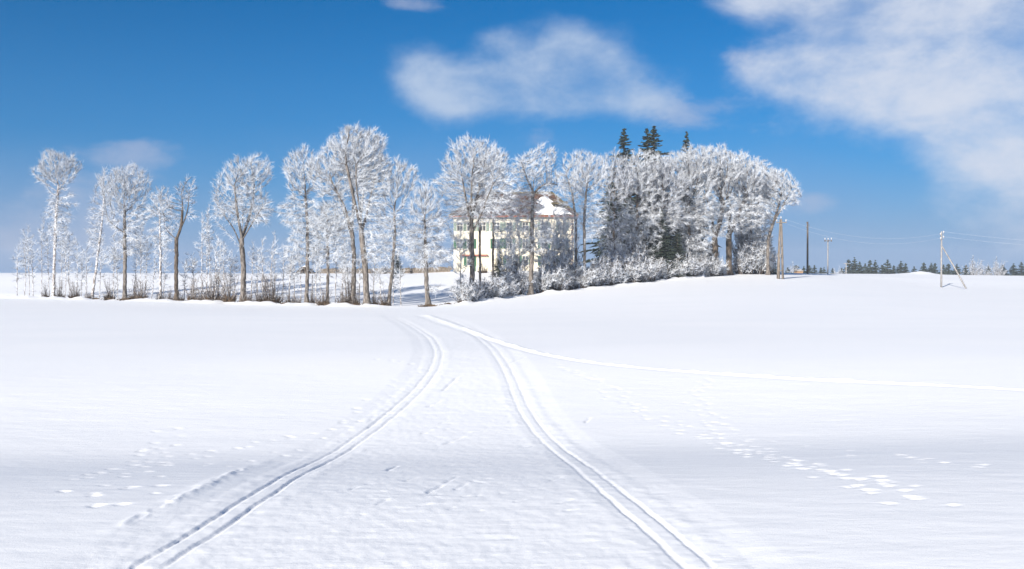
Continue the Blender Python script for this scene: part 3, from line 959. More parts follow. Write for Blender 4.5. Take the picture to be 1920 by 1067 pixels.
# ------------------------------------------------------------------ brush clumps and frosted shrubs
def shrub_meshes(seed, h, spread, stems, tw, frost):
    g = np.random.default_rng(seed)
    a, b, c = Geo(), Geo(), Geo()
    for k in range(stems):
        th, rr = g.uniform(0, 2 * np.pi), g.random() ** 0.7
        hh = h * (g.uniform(0.45, 1.0) if frost else 0.22 + 0.78 * g.random() ** 1.8)
        tip = np.array([math.cos(th) * rr * spread, math.sin(th) * rr * spread, hh * (1 - 0.35 * rr ** 2)])
        b0 = np.array([math.cos(th), math.sin(th), 0]) * rr * 0.35 * spread * 0.5 - (0, 0, 0.2)
        t = np.linspace(0, 1, 6)[:, None]
        pts = b0 * (1 - t) + tip * t + np.array([0, 0, 0.25 * hh]) * t * (1 - t) + g.normal(0, 0.05 * h / 3, (6, 3)) * t
        a.tube(pts, np.linspace(0.032 if frost else 0.026, 0.012 if frost else 0.008, 6) * (1 + h / 12), 3, False)
        n = int(tw * g.uniform(0.7, 1.3))
        if n:
            u = g.uniform(0.22 if frost else 0.35, 1.0, n)
            B = np.stack([np.interp(u, t[:, 0], pts[:, q]) for q in range(3)], 1)
            dirs = unit(unit(tip - b0) * 0.5 + unit(g.normal(0, 1, (n, 3))) * 0.75 + (0, 0, 0.2))
            Ln = g.uniform(0.3, 0.85, n) * (1.15 - 0.4 * u)
            b.spikes(B, dirs, Ln, np.full(n, 0.032 if frost else 0.014))
            B2 = B + dirs * (Ln * 0.5)[:, None]
            d2 = unit(dirs + unit(g.normal(0, 1, (n, 3))) * 0.9)
            b.spikes(B2, d2, Ln * 0.6, np.full(n, 0.026 if frost else 0.012))
    # dead grass and leaves at the foot
    n = 190
    th, rr = g.uniform(0, 2 * np.pi, n), g.random(n) ** 0.6 * min(spread, 1.3) * 0.42
    B = np.stack([np.cos(th) * rr, np.sin(th) * rr, np.full(n, -0.1)], 1)
    dirs = unit(np.stack([np.cos(th) * rr, np.sin(th) * rr, np.full(n, 0.9)], 1) + g.normal(0, 0.35, (n, 3)))
    c.spikes(B, dirs, g.uniform(0.3, 0.95, n), np.full(n, 0.055))
    return a.mesh('stems', True), b.mesh('twigs'), c.mesh('grass_tuft')


def place_shrub(name, meshes, loc, rz, sc, label, cat, group, mats, tuft=True):
    root = empty(name, loc, rz)
    root.scale = (sc[0], sc[0], sc[1])
    tag(root, label, cat, group)
    for nm, me, m in zip(('stems', 'twigs', 'grass_tuft'), meshes, mats):
        if nm == 'grass_tuft' and not tuft: continue
        link(nm, me, m, root)
    return root


BR = [shrub_meshes(100 + k, 3.4, 1.3, 20, 9, False) for k in range(4)]
brush = [(85, 0.6), (112, 0.7), (140, 0.8), (165, 0.55), (206, 0.8), (252, 0.9), (266, 0.85), (302, 0.6), (318, 0.6), (338, 0.55), (361, 0.9), (378, 0.9), (395, 1.25), (410, 0.9), (430, 1.1), (462, 0.8),
         (484, 0.7), (500, 1.0), (512, 1.1), (543, 0.7), (558, 0.5), (585, 0.6), (606, 0.8), (642, 0.7), (655, 1.1), (668, 0.6), (702, 0.6), (722, 0.7)]
for i, (px, s) in enumerate(brush):
    D = rowD(px) + rng.uniform(-0.9, 0.6)
    place_shrub('brush_clump', BR[i % 4], at(px, D), rng.uniform(0, 6), (s * rng.uniform(0.9, 1.15), s * rng.uniform(1.0, 1.5)),
                'bare brown brush clump under the left tree row, %s from the left' % ORD[i], 'shrub', 'bare brush clumps along the left tree row', (M_TWIG, M_TWIG, M_TUFT))

# dark tufts and root mounds at the feet of the big trees
def foot_mound(px, D, wid, label, loc=None):
    g = np.random.default_rng(int(px) + 5)
    n = 60
    th, rr = g.uniform(0, 2 * np.pi, n), g.random(n) ** 0.5 * wid
    B = np.stack([np.cos(th) * rr, np.sin(th) * rr * 0.7, np.full(n, -0.08)], 1)
    d = unit(np.stack([np.cos(th), np.sin(th), np.full(n, 0.45)], 1) + g.normal(0, 0.4, (n, 3)))
    d[:, 2] = np.abs(d[:, 2])
    geo = Geo()
    geo.spikes(B, d, g.uniform(0.2, 0.5, n), np.full(n, 0.09))
    k = 9
    ringp = [(math.cos(2 * math.pi * q / k) * wid * g.uniform(0.75, 1.15), math.sin(2 * math.pi * q / k) * wid * 0.6, -0.25) for q in range(k)]
    inner = [(x * 0.55, y * 0.55, 0.16 * g.uniform(0.6, 1.3)) for x, y, _ in ringp]
    V = ringp + inner + [(0, 0, 0.24)]
    geo.add(V, [(q, (q + 1) % k, k + (q + 1) % k, k + q) for q in range(k)], [(k + q, k + (q + 1) % k, 2 * k) for q in range(k)])
    o = link('grass_mound', geo.mesh('grass_mound'), M_TUFT)
    o.location = at(px, D)
    tag(o, label, 'grass mound', 'brown mounds bare of snow at the tree feet')


for px, dD, wd, lb in [(180, -0.6, 0.55, 'at the foot of the far-left slim leaning tree'), (236, -0.7, 1.0, 'at the foot of the symmetrical round-crowned tree'),
                       (300, -0.6, 0.6, 'at the foot of the narrow tree beside the dark forked tree'), (331, -0.7, 0.9, 'at the foot of the dark crooked forked tree'), (458, -0.7, 0.95, 'at the foot of the large fan-shaped tree'),
                       (573, -0.6, 0.8, 'at the foot of the wispy tree left of the highest crown'), (614, -0.7, 0.8, 'at the foot of the smaller dense tree before the highest crown'),
                       (657, -0.8, 1.1, 'at the swollen foot under the left half of the highest crown'), (690, -1.3, 0.9, 'at the foot of the tallest trunk'),
                       (804, -0.8, 0.95, 'at the splayed foot right of the gap'), (841, -0.3, 0.45, 'alone on the snow right of the splayed foot'), (530, -1.6, 0.5, 'alone between the fan-shaped tree and the wispy tree'),
                       (205, -0.8, 0.6, 'between the leaning slim tree and the symmetrical tree'), (395, -1.1, 1.0, 'under the tallest brush clump left of the fan-shaped tree')]:
    foot_mound(px, rowD(px) + dD, wd, 'small brown grassy mound ' + lb)

# frosted shrubs: the hedge at the foot of the house trees and of the grove
FS = [shrub_meshes(300 + k, 3.6, 2.0, 34, 26, True) for k in range(4)]
hedge = [(868, 0, .75, .80), (886, 0, .8, .75), (905, 1, .9, .7), (928, 0, .9, .8), (948, 1, .85, .75), (958, -1, .55, .5), (975, 3, .95, 1.1), (1012, 1, .9, .95), (1030, 2, 1.0, 1.1), (1050, 0, .95, 1.0), (1068, 2, 1.0, 1.15),
         (1088, 0, .95, .95), (1108, 0, 1.0, 1.0), (1125, 1, 1.1, 1.15), (1143, 0, 1.0, 1.05), (1160, 0, 1.1, 1.1), (1180, 0, 1.1, 1.0), (1200, 0, 1.1, 1.1), (1222, 0, 1.15, 1.0), (1245, 0, 1.1, .9), (1266, 0, 1.2, 1.0),
         (1290, 0, 1.2, 1.1), (1312, 0, 1.1, .95), (1332, 0, 1.1, 1.0), (1350, 1, .8, .8), (1388, 3, 1.1, 1.5), (1404, 2, 1.2, 1.8), (1422, 2, 1.2, 2.0), (1438, 2, 1.0, 1.7),
         (1150, 5, 1.3, 1.7), (1185, 6, 1.4, 1.8), (1262, 6, 1.2, 1.5), (1300, 7, 1.3, 1.7), (1325, 6, 1.2, 1.6), (1398, 7, 1.3, 2.9), (1420, 6, 1.3, 2.8), (1040, 7, 1.3, 1.9), (1062, 8, 1.2, 1.8), (960, 8, 1.1, 1.6)]
order = sorted(range(len(hedge)), key=lambda i: hedge[i][0])
rank = {j: k for k, j in enumerate(order)}
for i, (px, dD, s, sh) in enumerate(hedge):
    D = rowD(px) + dD * 0.8 - 0.2
    place_shrub('frosted_shrub', FS[i % 4], at(px, D), rng.uniform(0, 6), (s, sh), 'frosted hedge shrub right of the gap in the tree row, %s from the left' % ORD[rank[i]],
                'shrub', 'frosted shrubs of the hedge right of the gap', (M_TWIG, M_FROSTG if i % 3 else M_FROST, M_TUFT), tuft=(i % 4 == 0))


# ------------------------------------------------------------------ spruces
def spruce_meshes(seed, h, rad, levels, per, sp, bare=0.06, thick=0.09):
    g = np.random.default_rng(seed)
    a, b = Geo(), Geo()
    a.tube([(0, 0, -0.4), (0, 0, h * 0.5), (0, 0, h * 0.97)], [h * 0.016, h * 0.009, 0.02], 6)
    B, Dd, L, Rr = [], [], [], []
    for lv in range(levels):
        t = lv / (levels - 1)
        z = h * (bare + (0.985 - bare) * t)
        rl = rad * (1 - t) ** 0.85 * g.uniform(0.8, 1.15) + 0.12
        k = max(4, int(per * (1 - 0.5 * t)))
        ph = g.uniform(0, 6)
        for q in range(k):
            th = ph + 2 * math.pi * q / k + g.normal(0, 0.2)
            ln = rl * g.uniform(0.7, 1.15)
            slope = g.normal(-0.22 + 0.45 * t, 0.12)
            dv = np.array([math.cos(th), math.sin(th), slope])
            p0 = np.array([0, 0, z + g.normal(0, 0.35) * h / levels])
            B.append(p0); Dd.append(unit(dv)); L.append(ln); Rr.append(thick)
            m = max(3, int(sp * ln / rad) + 2)
            for w_ in range(m):
                u = (w_ + 0.7) / m
                bp = p0 + unit(dv) * ln * u
                sd_ = np.array([-math.sin(th), math.cos(th), 0]) * (1 if w_ % 2 else -1)
                B.append(bp); Dd.append(unit(unit(dv) * 0.8 + sd_ * 0.8 + (0, 0, g.normal(-0.35, 0.2)))); L.append(ln * 0.34 * (1.2 - 0.5 * u) + 0.1); Rr.append(thick * 1.5)
    B.append(np.array([0, 0, h * 0.95])); Dd.append(np.array([0, 0, 1.0])); L.append(h * 0.05 + 0.1); Rr.append(thick * 0.7)
    b.spikes(np.array(B), np.array(Dd), np.array(L), np.array(Rr))
    return a.mesh('trunk', True), b.mesh('crown')


def spruce(px, D, top, meshes, h0, label, m, group=None, wide=1.0, cat='spruce', name='spruce_tree'):
    base = at(px, D)
    ztop = CAMZ + (HOR - top) * D / F
    k = (ztop - base[2]) / h0
    o = empty(name, base, rng.uniform(0, 6))
    o.scale = (k * wide, k * wide, k)
    tag(o, label, cat, group)
    link('trunk', meshes[0], M_BARKD, o)
    link('crown', meshes[1], m, o)
    return o


SPB = [spruce_meshes(500 + k, 20, 3.3, 46, 10, 9, 0.05, 0.10) for k in range(2)]
GS = 'dark spruces inside the grove'
spruce(1170, 138, 241, SPB[0], 20, 'dark spruce with its tip above the grove, leftmost of the clean dark tips', M_SPRUCE, GS, 1.6)
spruce(1213, 140, 241, SPB[1], 20, 'dark spruce tip above the grove, left one of the close pair', M_SPRUCE, GS, 1.6)
spruce(1226, 137, 236, SPB[0], 20, 'dark spruce tip above the grove, right one of the close pair and the highest', M_SPRUCE, GS, 1.6)
spruce(1287, 143, 247, SPB[1], 20, 'dark spruce with a lone tip above the middle of the grove', M_SPRUCE, GS, 1.2)
spruce(1148, 127, 300, SPB[1], 20, 'brownish frosted spruce at the left edge of the grove', M_SPRUCEF, GS, 0.85)
spruce(1240, 125.5, 390, SPB[0], 20, 'low dark spruce filling the darkest hollow of the grove', M_SPRUCE, GS, 1.5)
spruce(1270, 127.5, 425, SPB[1], 20, 'low dark spruce right of the darkest hollow, behind hedge shrubs', M_SPRUCE, GS, 1.5)
spruce(1220, 124.5, 425, SPB[1], 20, 'low dark spruce left of the darkest hollow, behind hedge shrubs', M_SPRUCE, GS, 1.4)
spruce(1312, 136, 395, SPB[0], 20, 'low dark spruce behind the thick trunks of the grove', M_SPRUCE, GS, 1.2)
spruce(1442, 146, 425, SPB[0], 20, 'frosted bluish spruce at the right edge of the grove beside the wooden poles', M_SPRUCEF, GS, 1.0)
spruce(1392, 147, 400, SPB[1], 20, 'frosted spruce behind the bare-footed dark trunk', M_SPRUCEF, GS, 1.1)
spruce(745, 160, 470, SPB[0], 20, 'small dark spruce on the far field seen through the gap in the row', M_SPRUCE, None, 1.7)
spruce(937, 138, 458, SPB[1], 20, 'small frosted spruce in front of the middle of the house', M_SPRUCEF, None, 1.7)

# ------------------------------------------------------------------ the house
def house():
    D = 158.0
    m = D / F
    xl, xr = (850 - 960) * m, (1076 - 960) * m
    W, dep = xr - xl, 13.5
    base = at(960, D)
    zb = float(min(ground(xl, D), ground(xr, D))) - 0.3
    root = empty('house', ((xl + xr) / 2, D, zb), R(-3))
    tag(root, 'three-storey cream house with a hipped brown tile roof behind the frosted trees', 'house')
    eave = CAMZ + (HOR - 404) * m - zb
    ridge = CAMZ + (HOR - 362) * (D + dep / 2) / F - zb
    hw = W / 2
    g = Geo(); g.box((-hw, 0, 0), (hw, dep, eave)); link('wall', g.mesh('wall'), M_WALL, root)
    # hipped roof, slab with real thickness
    o_ = 0.75
    rl, rr_ = (905 - 960) * (D + dep / 2) / F - (xl + xr) / 2, (1031 - 960) * (D + dep / 2) / F - (xl + xr) / 2
    E = [(-hw - o_, -o_), (hw + o_, -o_), (hw + o_, dep + o_), (-hw - o_, dep + o_)]
    ze = eave - 0.10
    V = [(x, y, ze) for x, y in E] + [(rl, dep / 2, ridge), (rr_, dep / 2, ridge)] + [(x, y, ze - 0.22) for x, y in E]
    g = Geo()
    g.add(V, [(0, 1, 5, 4), (2, 3, 4, 5), (9, 8, 7, 6), (0, 6, 7, 1), (1, 7, 8, 2), (2, 8, 9, 3), (3, 9, 6, 0)], [(1, 2, 5), (3, 0, 4)])
    roof = link('roof', g.mesh('roof'), M_ROOF, root)

    def on_front(x, t, lift=0.0):    # t: 0 eave .. 1 ridge on the front slope
        return np.array([x, -o_ + (dep / 2 + o_) * t, ze + (ridge - ze) * t + lift])
    # courses of tiles as shallow steps, ridge and hip tiles
    nrow = 16
    for k in range(nrow):
        t0, t1 = k / nrow, (k + 1) / nrow - 0.01
        xa0 = -hw - o_ + (rl + hw + o_) * t0 + 0.05; xb0 = hw + o_ + (rr_ - hw - o_) * t0 - 0.05
        xa1 = -hw - o_ + (rl + hw + o_) * t1 + 0.05; xb1 = hw + o_ + (rr_ - hw - o_) * t1 - 0.05
        g = Geo()
        a, b, c, d = on_front(xa0, t0, 0.09), on_front(xb0, t0, 0.09), on_front(xb1, t1, 0.03), on_front(xa1, t1, 0.03)
        lo = np.array([0, 0, 0.085])
        g.add([a, b, c, d, a - lo, b - lo], [(0, 1, 2, 3), (4, 5, 1, 0)])
        link('tile_course', g.mesh('tile_course'), M_ROOF if k % 5 else M_ROOFD, roof)
    for p, q in (((-hw - o_, -o_, ze), (rl, dep / 2, ridge)), ((hw + o_, -o_, ze), (rr_, dep / 2, ridge)), ((rl, dep / 2, ridge), (rr_, dep / 2, ridge))):
        g = Geo(); g.tube(np.linspace(np.array(p) + (0, 0, 0.08), np.array(q) + (0, 0, 0.08), 14), 0.17, 6)
        link('ridge_tiles', g.mesh('ridge_tiles', True), M_ROOFD, roof)
    # snow lying on the right part of the slope
    rs = np.random.default_rng(4)
    xc = lambda px: (px - 960) * m - (xl + xr) / 2
    poly = [(1012, .80), (1022, .86), (1030, .72), (1040, .55), (1048, .36), (1060, .30), (1070, .10), (1074, .02), (1040, .02), (1010, .03), (1003, .12), (1020, .22), (1018, .42), (1003, .60)]
    pts = [on_front(xc(a), b, 0.12) for a, b in poly]
    cen = np.mean(pts, 0) + (0, 0, 0.16)
    g = Geo()
    n = len(pts)
    mid = [np.array(p) * 0.75 + cen * 0.25 + (0, -0.03, 0.10) for p in pts]
    g.add([p - np.array([0, 0, 0.1]) for p in pts] + mid + [cen + (0, 0, 0.05)], [(k, (k + 1) % n, n + (k + 1) % n, n + k) for k in range(n)], [(n + k, n + (k + 1) % n, 2 * n) for k in range(n)])
    link('roof_snow', g.mesh('roof_snow', True), M_SNOW, roof)
    # dormer, the shade of its hole painted as a near-black panel
    x0 = xc(1049)
    yb, zt = on_front(0, 0.30)[1], on_front(0, 0.30)[2]
    dm = Geo()
    dm.box((x0 - 1.15, yb, zt - 0.9), (x0 + 1.15, yb + 3.0, zt + 0.85))
    dor = link('dormer', dm.mesh('dormer'), M_ROOFD, root)
    g = Geo(); g.box((x0 - 0.95, yb - 0.05, zt - 0.05), (x0 + 0.95, yb + 0.02, zt + 0.72)); link('opening_shade', g.mesh('opening_shade'), M_SHADE, dor)
    g = Geo()
    zz = zt + 0.86
    g.add([(x0 - 1.5, yb - .4, zz - 0.1), (x0 + 1.5, yb - .4, zz - 0.1), (x0 + 1.5, yb + 3.2, zz + 0.5), (x0 - 1.5, yb + 3.2, zz + 0.5),
           (x0 - 1.5, yb - .4, zz + 0.08), (x0 + 1.5, yb - .4, zz + 0.08), (x0 + 1.5, yb + 3.2, zz + 0.68), (x0 - 1.5, yb + 3.2, zz + 0.68)],
          [(0, 3, 2, 1), (4, 5, 6, 7), (0, 1, 5, 4), (1, 2, 6, 5), (2, 3, 7, 6), (3, 0, 4, 7)])
    link('dormer_roof', g.mesh('dormer_roof'), M_ROOFD, dor)
    # gutter
    g = Geo(); g.box((-hw - o_, -o_ - 0.14, ze - 0.20), (hw + o_, -o_ - 0.01, ze - 0.02)); link('gutter', g.mesh('gutter'), M_GUT, root)
    # windows
    cols = [862, 881, 905, 931, 955, 985, 1020, 1054]
    for row, (yy, hh) in enumerate(((425, 1.45), (457, 1.65), (489, 1.65))):
        zc = CAMZ + (HOR - yy) * m - zb
        for ci, px in enumerate(cols):
            if row == 1 and px in (905,): continue
            if row == 2 and px in (862, 905, 931): continue
            x = xc(px)
            ww = 1.0
            fr = Geo()
            for c0, c1 in (((x - ww / 2 - .08, -.07, zc - hh / 2 - .08), (x + ww / 2 + .08, .10, zc - hh / 2)), ((x - ww / 2 - .08, -.07, zc + hh / 2), (x + ww / 2 + .08, .10, zc + hh / 2 + .08)),
                           ((x - ww / 2 - .08, -.07, zc - hh / 2), (x - ww / 2, .10, zc + hh / 2)), ((x + ww / 2, -.07, zc - hh / 2), (x + ww / 2 + .08, .10, zc + hh / 2)),
                           ((x - .035, -.05, zc - hh / 2), (x + .035, -.02, zc + hh / 2)), ((x - ww / 2, -.048, zc + hh * .12), (x - .035, -.022, zc + hh * .12 + .06)), ((x + .035, -.048, zc + hh * .12), (x + ww / 2, -.022, zc + hh * .12 + .06))):
                fr.box(c0, c1)
            wn = link('window', fr.mesh('window'), M_FRAME, root)
            g = Geo(); g.box((x - ww / 2 + .003, -.012, zc - hh / 2 + .003), (x + ww / 2 - .003, .05, zc + hh / 2 - .003)); link('pane', g.mesh('pane'), M_GLASS, wn)
            g = Geo(); g.box((x - ww / 2 - .15, -.20, zc - hh / 2 - .16), (x + ww / 2 + .15, -.01, zc - hh / 2 - .083)); link('sill', g.mesh('sill'), M_FRAME, wn)
            for sgn in (-1, 1):
                g = Geo()
                xa, xb = sorted((x + sgn * (ww / 2 + .10), x + sgn * (ww / 2 + .60)))
                g.box((xa, -.075, zc - hh / 2 - .05), (xb, -.025, zc + hh / 2 + .05))
                for s_ in range(7):
                    z0 = zc - hh / 2 + hh * (s_ + .15) / 7
                    g.box((xa + .06, -.10, z0), (xb - .06, -.078, z0 + hh * .085))
                link('shutter', g.mesh('shutter'), M_GREEN if row else M_GGREY, wn)
    # wooden ledge over the ground floor on the left
    zc = CAMZ + (HOR - 478.5) * m - zb
    g = Geo(); g.box((xc(864), -.55, zc - .14), (xc(914), -.004, zc + .10)); link('ledge', g.mesh('ledge'), M_GUT, root)
    g = Geo(); g.box((xc(886.5) - .5, -.06, 0.2), (xc(886.5) + .5, -.003, 2.5)); link('door', g.mesh('door'), M_GREEN, root)
    g = Geo(); g.box((-hw - .06, -.06, 0), (hw + .06, -.003, .9)); 
    link('plinth', g.mesh('plinth'), M_STONE, root) if False else None
    g = Geo(); g.tube([(hw - .35, -.12, 0.1), (hw - .35, -.12, eave - 0.4)], 0.06, 6); link('downpipe', g.mesh('downpipe', True), M_GUT, root)


house()

# ------------------------------------------------------------------ far field: stone wall, log pile, bushes
def stone_wall(px0, px1, D0, D1, n, label):
    root = empty('stone_wall', at((px0 + px1) / 2, (D0 + D1) / 2))
    tag(root, label, 'wall')
    g = np.random.default_rng(int(px0))
    o = np.array(root.location)
    me = []
    for k in range(4):
        gg = Geo()
        b = np.array([(x, y, z) for z in (0, 1) for x, y in ((-.5, -.5), (.5, -.5), (.5, .5), (-.5, .5))], float)
        b *= g.uniform(0.8, 1.1, (8, 3))
        gg.add(b, [(0, 3, 2, 1), (4, 5, 6, 7), (0, 1, 5, 4), (1, 2, 6, 5), (2, 3, 7, 6), (3, 0, 4, 7)])
        me.append(gg.mesh('stone'))
    for row in range(2):
        for k in range(n):
            t = (k + 0.5 * row + 0.25) / n
            px, D = px0 + (px1 - px0) * t, D0 + (D1 - D0) * t
            p = at(px, D, -0.15 + row * 0.5) - o
            s = link('stone', me[g.integers(4)], M_STONE, root)
            s.location = p
            wd = abs(px1 - px0) / n * D0 / F
            s.scale = (wd * g.uniform(1.0, 1.25), 0.6 * g.uniform(0.8, 1.1), 0.62 * g.uniform(0.8, 1.25) + (0.1 if row == 0 else 0))
            s.rotation_euler = (0, 0, g.normal(0, 0.12))


stone_wall(598, 846, 172, 168, 34, 'low brown stone wall along the crest of the far field left of the house')


def log_pile():
    root = empty('log_pile', at(573, 170))
    tag(root, 'snow-capped dark log pile on the crest left of the stone wall', 'log pile')
    g = np.random.default_rng(3)
    n = 0
    for row, cnt in enumerate((9, 7, 5, 3)):
        for k in range(cnt):
            q = Geo()
            y = g.normal(0, .1)
            x = (k - (cnt - 1) / 2) * 0.42 + g.normal(0, .04)
            z = 0.1 + row * 0.33
            q.tube([(x, -1 + y, z), (x + g.normal(0, .1), 1.2 + y, z)], 0.2 * g.uniform(.8, 1.1), 7)
            link('log', q.mesh('log'), M_BARKD, root)
    q = Geo()
    V, k = [], 10
    rim = [(math.cos(2 * math.pi * a / k) * 1.3, math.sin(2 * math.pi * a / k) * 0.9 + .1, 1.05 + 0.3 * (1 - abs(math.cos(2 * math.pi * a / k)))) for a in range(k)]
    V = rim + [(x * .6, y * .6, z + .18) for x, y, z in rim] + [(0, .1, 1.65)]
    q.add(V, [(a, (a + 1) % k, k + (a + 1) % k, k + a) for a in range(k)], [(k + a, k + (a + 1) % k, 2 * k) for a in range(k)])
    link('snow_cap', q.mesh('snow_cap', True), M_SNOW, root)


log_pile()
place_shrub('frosted_shrub', FS[1], at(541, 165), 1.0, (0.7, 0.62), 'frosted bush on the far field crest just left of the log pile', 'shrub', None, (M_TWIG, M_FROSTG, M_TUFT), False)
place_shrub('frosted_shrub', FS[2], at(722, 166), 2.0, (0.6, 0.5), 'frosted bush on the far crest just left of the small dark spruce', 'shrub', None, (M_TWIG, M_FROSTG, M_TUFT), False)
place_shrub('brush_clump', BR[1], at(772, 164), 2.0, (0.9, 0.6), 'brown bush on the far crest right of the small dark spruce', 'shrub', None, (M_TWIG, M_TWIG, M_TUFT), False)
place_shrub('brush_clump', BR[2], at(906, 150), 2.0, (1.1, 0.8), 'reddish brown bush against the house wall under the ledge', 'shrub', None, (M_TWIG, M_TWIG, M_TUFT), True)

# ------------------------------------------------------------------ far conifers beyond the crest
FARM = [spruce_meshes(700 + k, 14, 3.6, 17, 9, 5, 0.04, 0.30) for k in range(4)]
far = [(1451, 505, 1), (1458, 504, 1), (1477, 506, 1.2), (1493, 502, 1.6), (1507, 505, 1.2), (1517, 503, 1.5), (1527, 502, 1), (1539, 506, 1), (1545, 507, 1), (1561, 508, 1), (1578, 507, 1.2),
       (1591, 491, 1), (1602, 489, 1), (1612, 496, 1), (1622, 499, 1.1), (1631, 492, 1), (1641, 494, 1), (1654, 502, 1.4), (1664, 492, 1.1), (1676, 502, 1), (1689, 496, 1.2), (1698, 499, 1.1), (1714, 504, 1),
       (1732, 497, 1.2), (1746, 499, 1.1), (1753, 499, 1.1), (1769, 501, 1.1), (1778, 499, 1.2), (1794, 501, 1.2), (1811, 502, 1.2), (1853, 503, 1.0), (1880, 501, 1.5), (1900, 500, 1.3), (1915, 497, 1.1)]
for i, (px, top, wd) in enumerate(far):
    spruce(px, 300 + 40 * rng.random(), top - 4, FARM[i % 4], 14, 'dark far conifer beyond the right snow crest, %s from the left' % ORD[i], M_FAR, 'far conifers beyond the crest', wd * 1.45)

hut = empty('hut', at(1500, 262))
tag(hut, 'tiny orange-brown hut among the far conifers behind the crest', 'hut')
zt = CAMZ + (HOR - 505) * 262 / F - hut.location[2]
g = Geo(); g.box((-0.9, 0, -0.3), (0.9, 2.5, zt - 0.5)); link('wall', g.mesh('wall'), M_HUT, hut)
g = Geo(); g.add([(-1.15, -.2, zt - .52), (1.15, -.2, zt - .52), (1.15, 2.7, zt - .52), (-1.15, 2.7, zt - .52), (0, -.2, zt + .1), (0, 2.7, zt + .1)], [(0, 4, 5, 3), (1, 2, 5, 4), (0, 3, 2, 1)], [(0, 1, 4), (2, 3, 5)])
link('roof', g.mesh('roof'), M_WOODF, hut)

FT = [shrub_meshes(800 + k, 9.0, 3.4, 40, 40, True) for k in range(2)]
for px, s_, lb in [(1486, 0.9, 'far bare rounded tree beyond the crest, left of the tiny hut'), (1571, 0.8, 'far bare rounded tree beyond the crest, just right of the thin pale pole'), (1824, 1.15, 'far frosted rounded tree beyond the crest, first right of the braced pole'),
                   (1843, 1.0, 'far frosted rounded tree beyond the crest, second right of the braced pole'), (1868, 1.1, 'far frosted rounded tree beyond the crest, third right of the braced pole')]:
    place_shrub('far_tree', FT[px % 2], at(px, 300), px, (s_, s_), lb, 'tree', 'far rounded trees beyond the crest', (M_TWIG, M_FROSTG, M_TUFT), False)

# ------------------------------------------------------------------ the air
hzb = Geo(); hzb.box((-900, -900, -28), (900, 900, 28))
hm = bpy.data.materials.new('haze'); hm.use_nodes = True
for n_ in list(hm.node_tree.nodes):
    if n_.type == 'BSDF_PRINCIPLED': hm.node_tree.nodes.remove(n_)
pv = hm.node_tree.nodes.new('ShaderNodeVolumePrincipled')
pv.inputs['Color'].default_value = (0.80, 0.88, 1.0, 1)
pv.inputs['Density'].default_value = 0.00045
hm.node_tree.links.new(pv.outputs[0], hm.node_tree.nodes['Material Output'].inputs['Volume'])
tag(link('haze', hzb.mesh('haze'), hm), kind='stuff')

# ------------------------------------------------------------------ poles and wires
def insulator(parent, x, z, y=0.0, s=1.0, m=None):
    g = Geo()
    g.tube([(x, y, z), (x, y, z + .10 * s), (x, y, z + .12 * s), (x, y, z + .30 * s), (x, y, z + .38 * s)], [.03, .03, .10 * s, .09 * s, .04 * s], 8)
    return link('insulator', g.mesh('insulator', True), m or M_PORC, parent)


def zrel(base, D, py):
    return CAMZ + (HOR - py) * D / F - base[2]


GP = 'utility poles on the right field'
# double pole beside the grove
D = 126.0
b0 = at(1464, D); A = empty('utility_pole', b0)
tag(A, 'A-shaped pair of weathered wooden poles at the right end of the grove', 'utility pole', GP)
H = zrel(b0, D, 411); m = D / F
for x0, x1, y0 in ((-4 * m, -1.6 * m, 0.0), (4.4 * m, 0.8 * m, 0.1), (0.3 * m, 0.2 * m, 1.6)):
    g = Geo(); g.tube([(x0, y0, -0.5), ((x0 + x1) / 2, y0 * .6, H * .5), (x1, y0 * .25, H)], [.17, .15, .11], 9); link('pole', g.mesh('pole', True), M_WOOD, A)
for zf, hw_ in ((0.14, 3.8), (0.55, 2.6)):
    g = Geo(); g.tube([(-hw_ * m, -.14, H * zf), (hw_ * m, -.10, H * zf)], .07, 6); link('brace', g.mesh('brace', True), M_WOOD, A)
g = Geo(); g.box((-.75, -.25, H - .55), (.75, -.12, H - .42)); link('crossarm', g.mesh('crossarm'), M_WOOD, A)
for x in (-.65, .65): insulator(A, x, H - .42, -.18)
insulator(A, 0, H + .02)
g = Geo(); g.box((-.26, -.34, H * .36), (-.02, -.14, H * .36 + .5)); link('switch_box', g.mesh('switch_box'), M_METAL, A)

D = 165.0
b1 = at(1514, D); B_ = empty('utility_pole', b1)
tag(B_, 'single dark straight pole, first pole right of the A-shaped pair', 'utility pole', GP)
H1 = zrel(b1, D, 416)
g = Geo(); g.tube([(0, 0, -.5), (0, 0, H1 * .5), (0, 0, H1)], [.19, .17, .14], 9); link('pole', g.mesh('pole', True), M_BARKD, B_)
for x, z in ((-.26, -.4), (.26, -.85), (-.26, -1.2)):
    g = Geo(); g.tube([(0, -.1, H1 + z), (x, -.16, H1 + z - .02), (x, -.16, H1 + z + .16)], .035, 5); link('bracket', g.mesh('bracket'), M_METAL, B_)
    insulator(B_, x, H1 + z + .12, -.16, .7, M_METAL)

D = 172.0
b2 = at(1552, D); C_ = empty('utility_pole', b2)
tag(C_, 'thin pale pole with a crossarm and three insulators, standing on the crest', 'utility pole', GP)
H2 = zrel(b2, D, 451)
g = Geo(); g.tube([(0, 0, -.5), (0, 0, H2 * .5), (0, 0, H2)], [.13, .12, .10], 8); link('pole', g.mesh('pole', True), M_WOODF, C_)
g = Geo(); g.box((-.72, -.2, H2 - .12), (.72, -.1, H2)); link('crossarm', g.mesh('crossarm'), M_WOOD, C_)
for x in (-.62, 0, .62):
    g = Geo(); g.tube([(x, -.15, H2 - .22), (x, -.15, H2 + .06)], .10, 7); link('bracket', g.mesh('bracket'), M_BARKD, C_)
    insulator(C_, x, H2 + .05, -.15, 1.2)

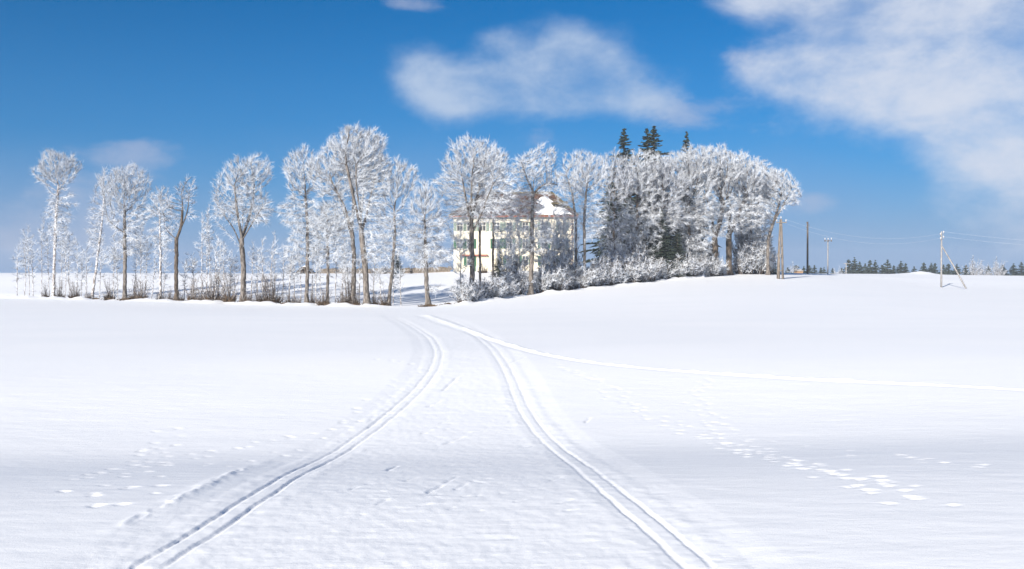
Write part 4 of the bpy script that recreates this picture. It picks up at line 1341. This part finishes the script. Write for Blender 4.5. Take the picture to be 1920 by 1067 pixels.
D = 240.0
b4 = at(1586.5, D); E_ = empty('utility_pole', b4)
tag(E_, 'tiny distant pole in front of the far conifers at their left end', 'utility pole', GP)
H4 = zrel(b4, D, 493)
g = Geo(); g.tube([(0, 0, -.5), (0, 0, H4)], [.15, .12], 7); link('pole', g.mesh('pole', True), M_WOODF, E_)
g = Geo(); g.box((-.8, -.2, H4 - .25), (.8, -.1, H4 - .12)); link('crossarm', g.mesh('crossarm'), M_WOODF, E_)

D = 136.0
b3 = at(1765, D); D4 = empty('utility_pole', b3)
tag(D4, 'pale pole with a slanting brace on the open snow far right', 'utility pole', GP)
H3 = zrel(b3, D, 434); m = D / F
g = Geo(); g.tube([(0, 0, -.5), (0, 0, H3 * .5), (0, 0, H3)], [.14, .125, .10], 9); link('pole', g.mesh('pole', True), M_WOODF, D4)
fx, fy = 30.5 * m, -3.0
fz = float(ground(b3[0] + fx, b3[1] + fy)) - b3[2]
zb_ = zrel(b3, D, 462)
g = Geo(); g.tube([(fx, fy, fz - .4), (fx * .5, fy * .5, (fz + zb_) / 2), (0.05, -.1, zb_)], [.12, .11, .09], 8); link('brace', g.mesh('brace', True), M_WOODF, D4)
for x, z in ((-.22, -.75), (.24, -.45), (-.20, -1.4), (.24, -1.2)):
    g = Geo(); g.tube([(0, -.08, H3 + z), (x, -.14, H3 + z - .02), (x, -.14, H3 + z + .16)], .03, 5); link('bracket', g.mesh('bracket'), M_METAL, D4)
    insulator(D4, x, H3 + z + .12, -.14, 1.1)


def wire(a, b, sag, label, r=0.0055):
    a, b = np.array(a), np.array(b)
    t = np.linspace(0, 1, 24)[:, None]
    p = a * (1 - t) + b * t - np.array([0, 0, 1]) * 4 * sag * t * (1 - t)
    g = Geo(); g.tube(p - a, r, 4)
    o = link('power_line', g.mesh('power_line', True), M_WIRE)
    o.location = a
    tag(o, label, 'wire', 'frosted wires between the poles')


A0, P1, P2, P3_ = b0, b1, b2, b3
wire(b0 + (.65, -.18, H - .05), b3 + (-.22, -.14, H3 - .35), 1.6, 'upper frosted wire from the A-shaped poles to the braced pole')
wire(b0 + (-.65, -.18, H - .05), b3 + (-.20, -.14, H3 - 1.0), 2.0, 'lower frosted wire from the A-shaped poles to the braced pole')
for k, (x, z) in enumerate(((.24, -.05), (.24, -.8))):
    e = P3(2300, 456 + 8 * k, 140)
    wire(b3 + (x, -.14, H3 + z), e, 1.0, ('upper' if k == 0 else 'lower') + ' frosted wire running off to the right from the braced pole')
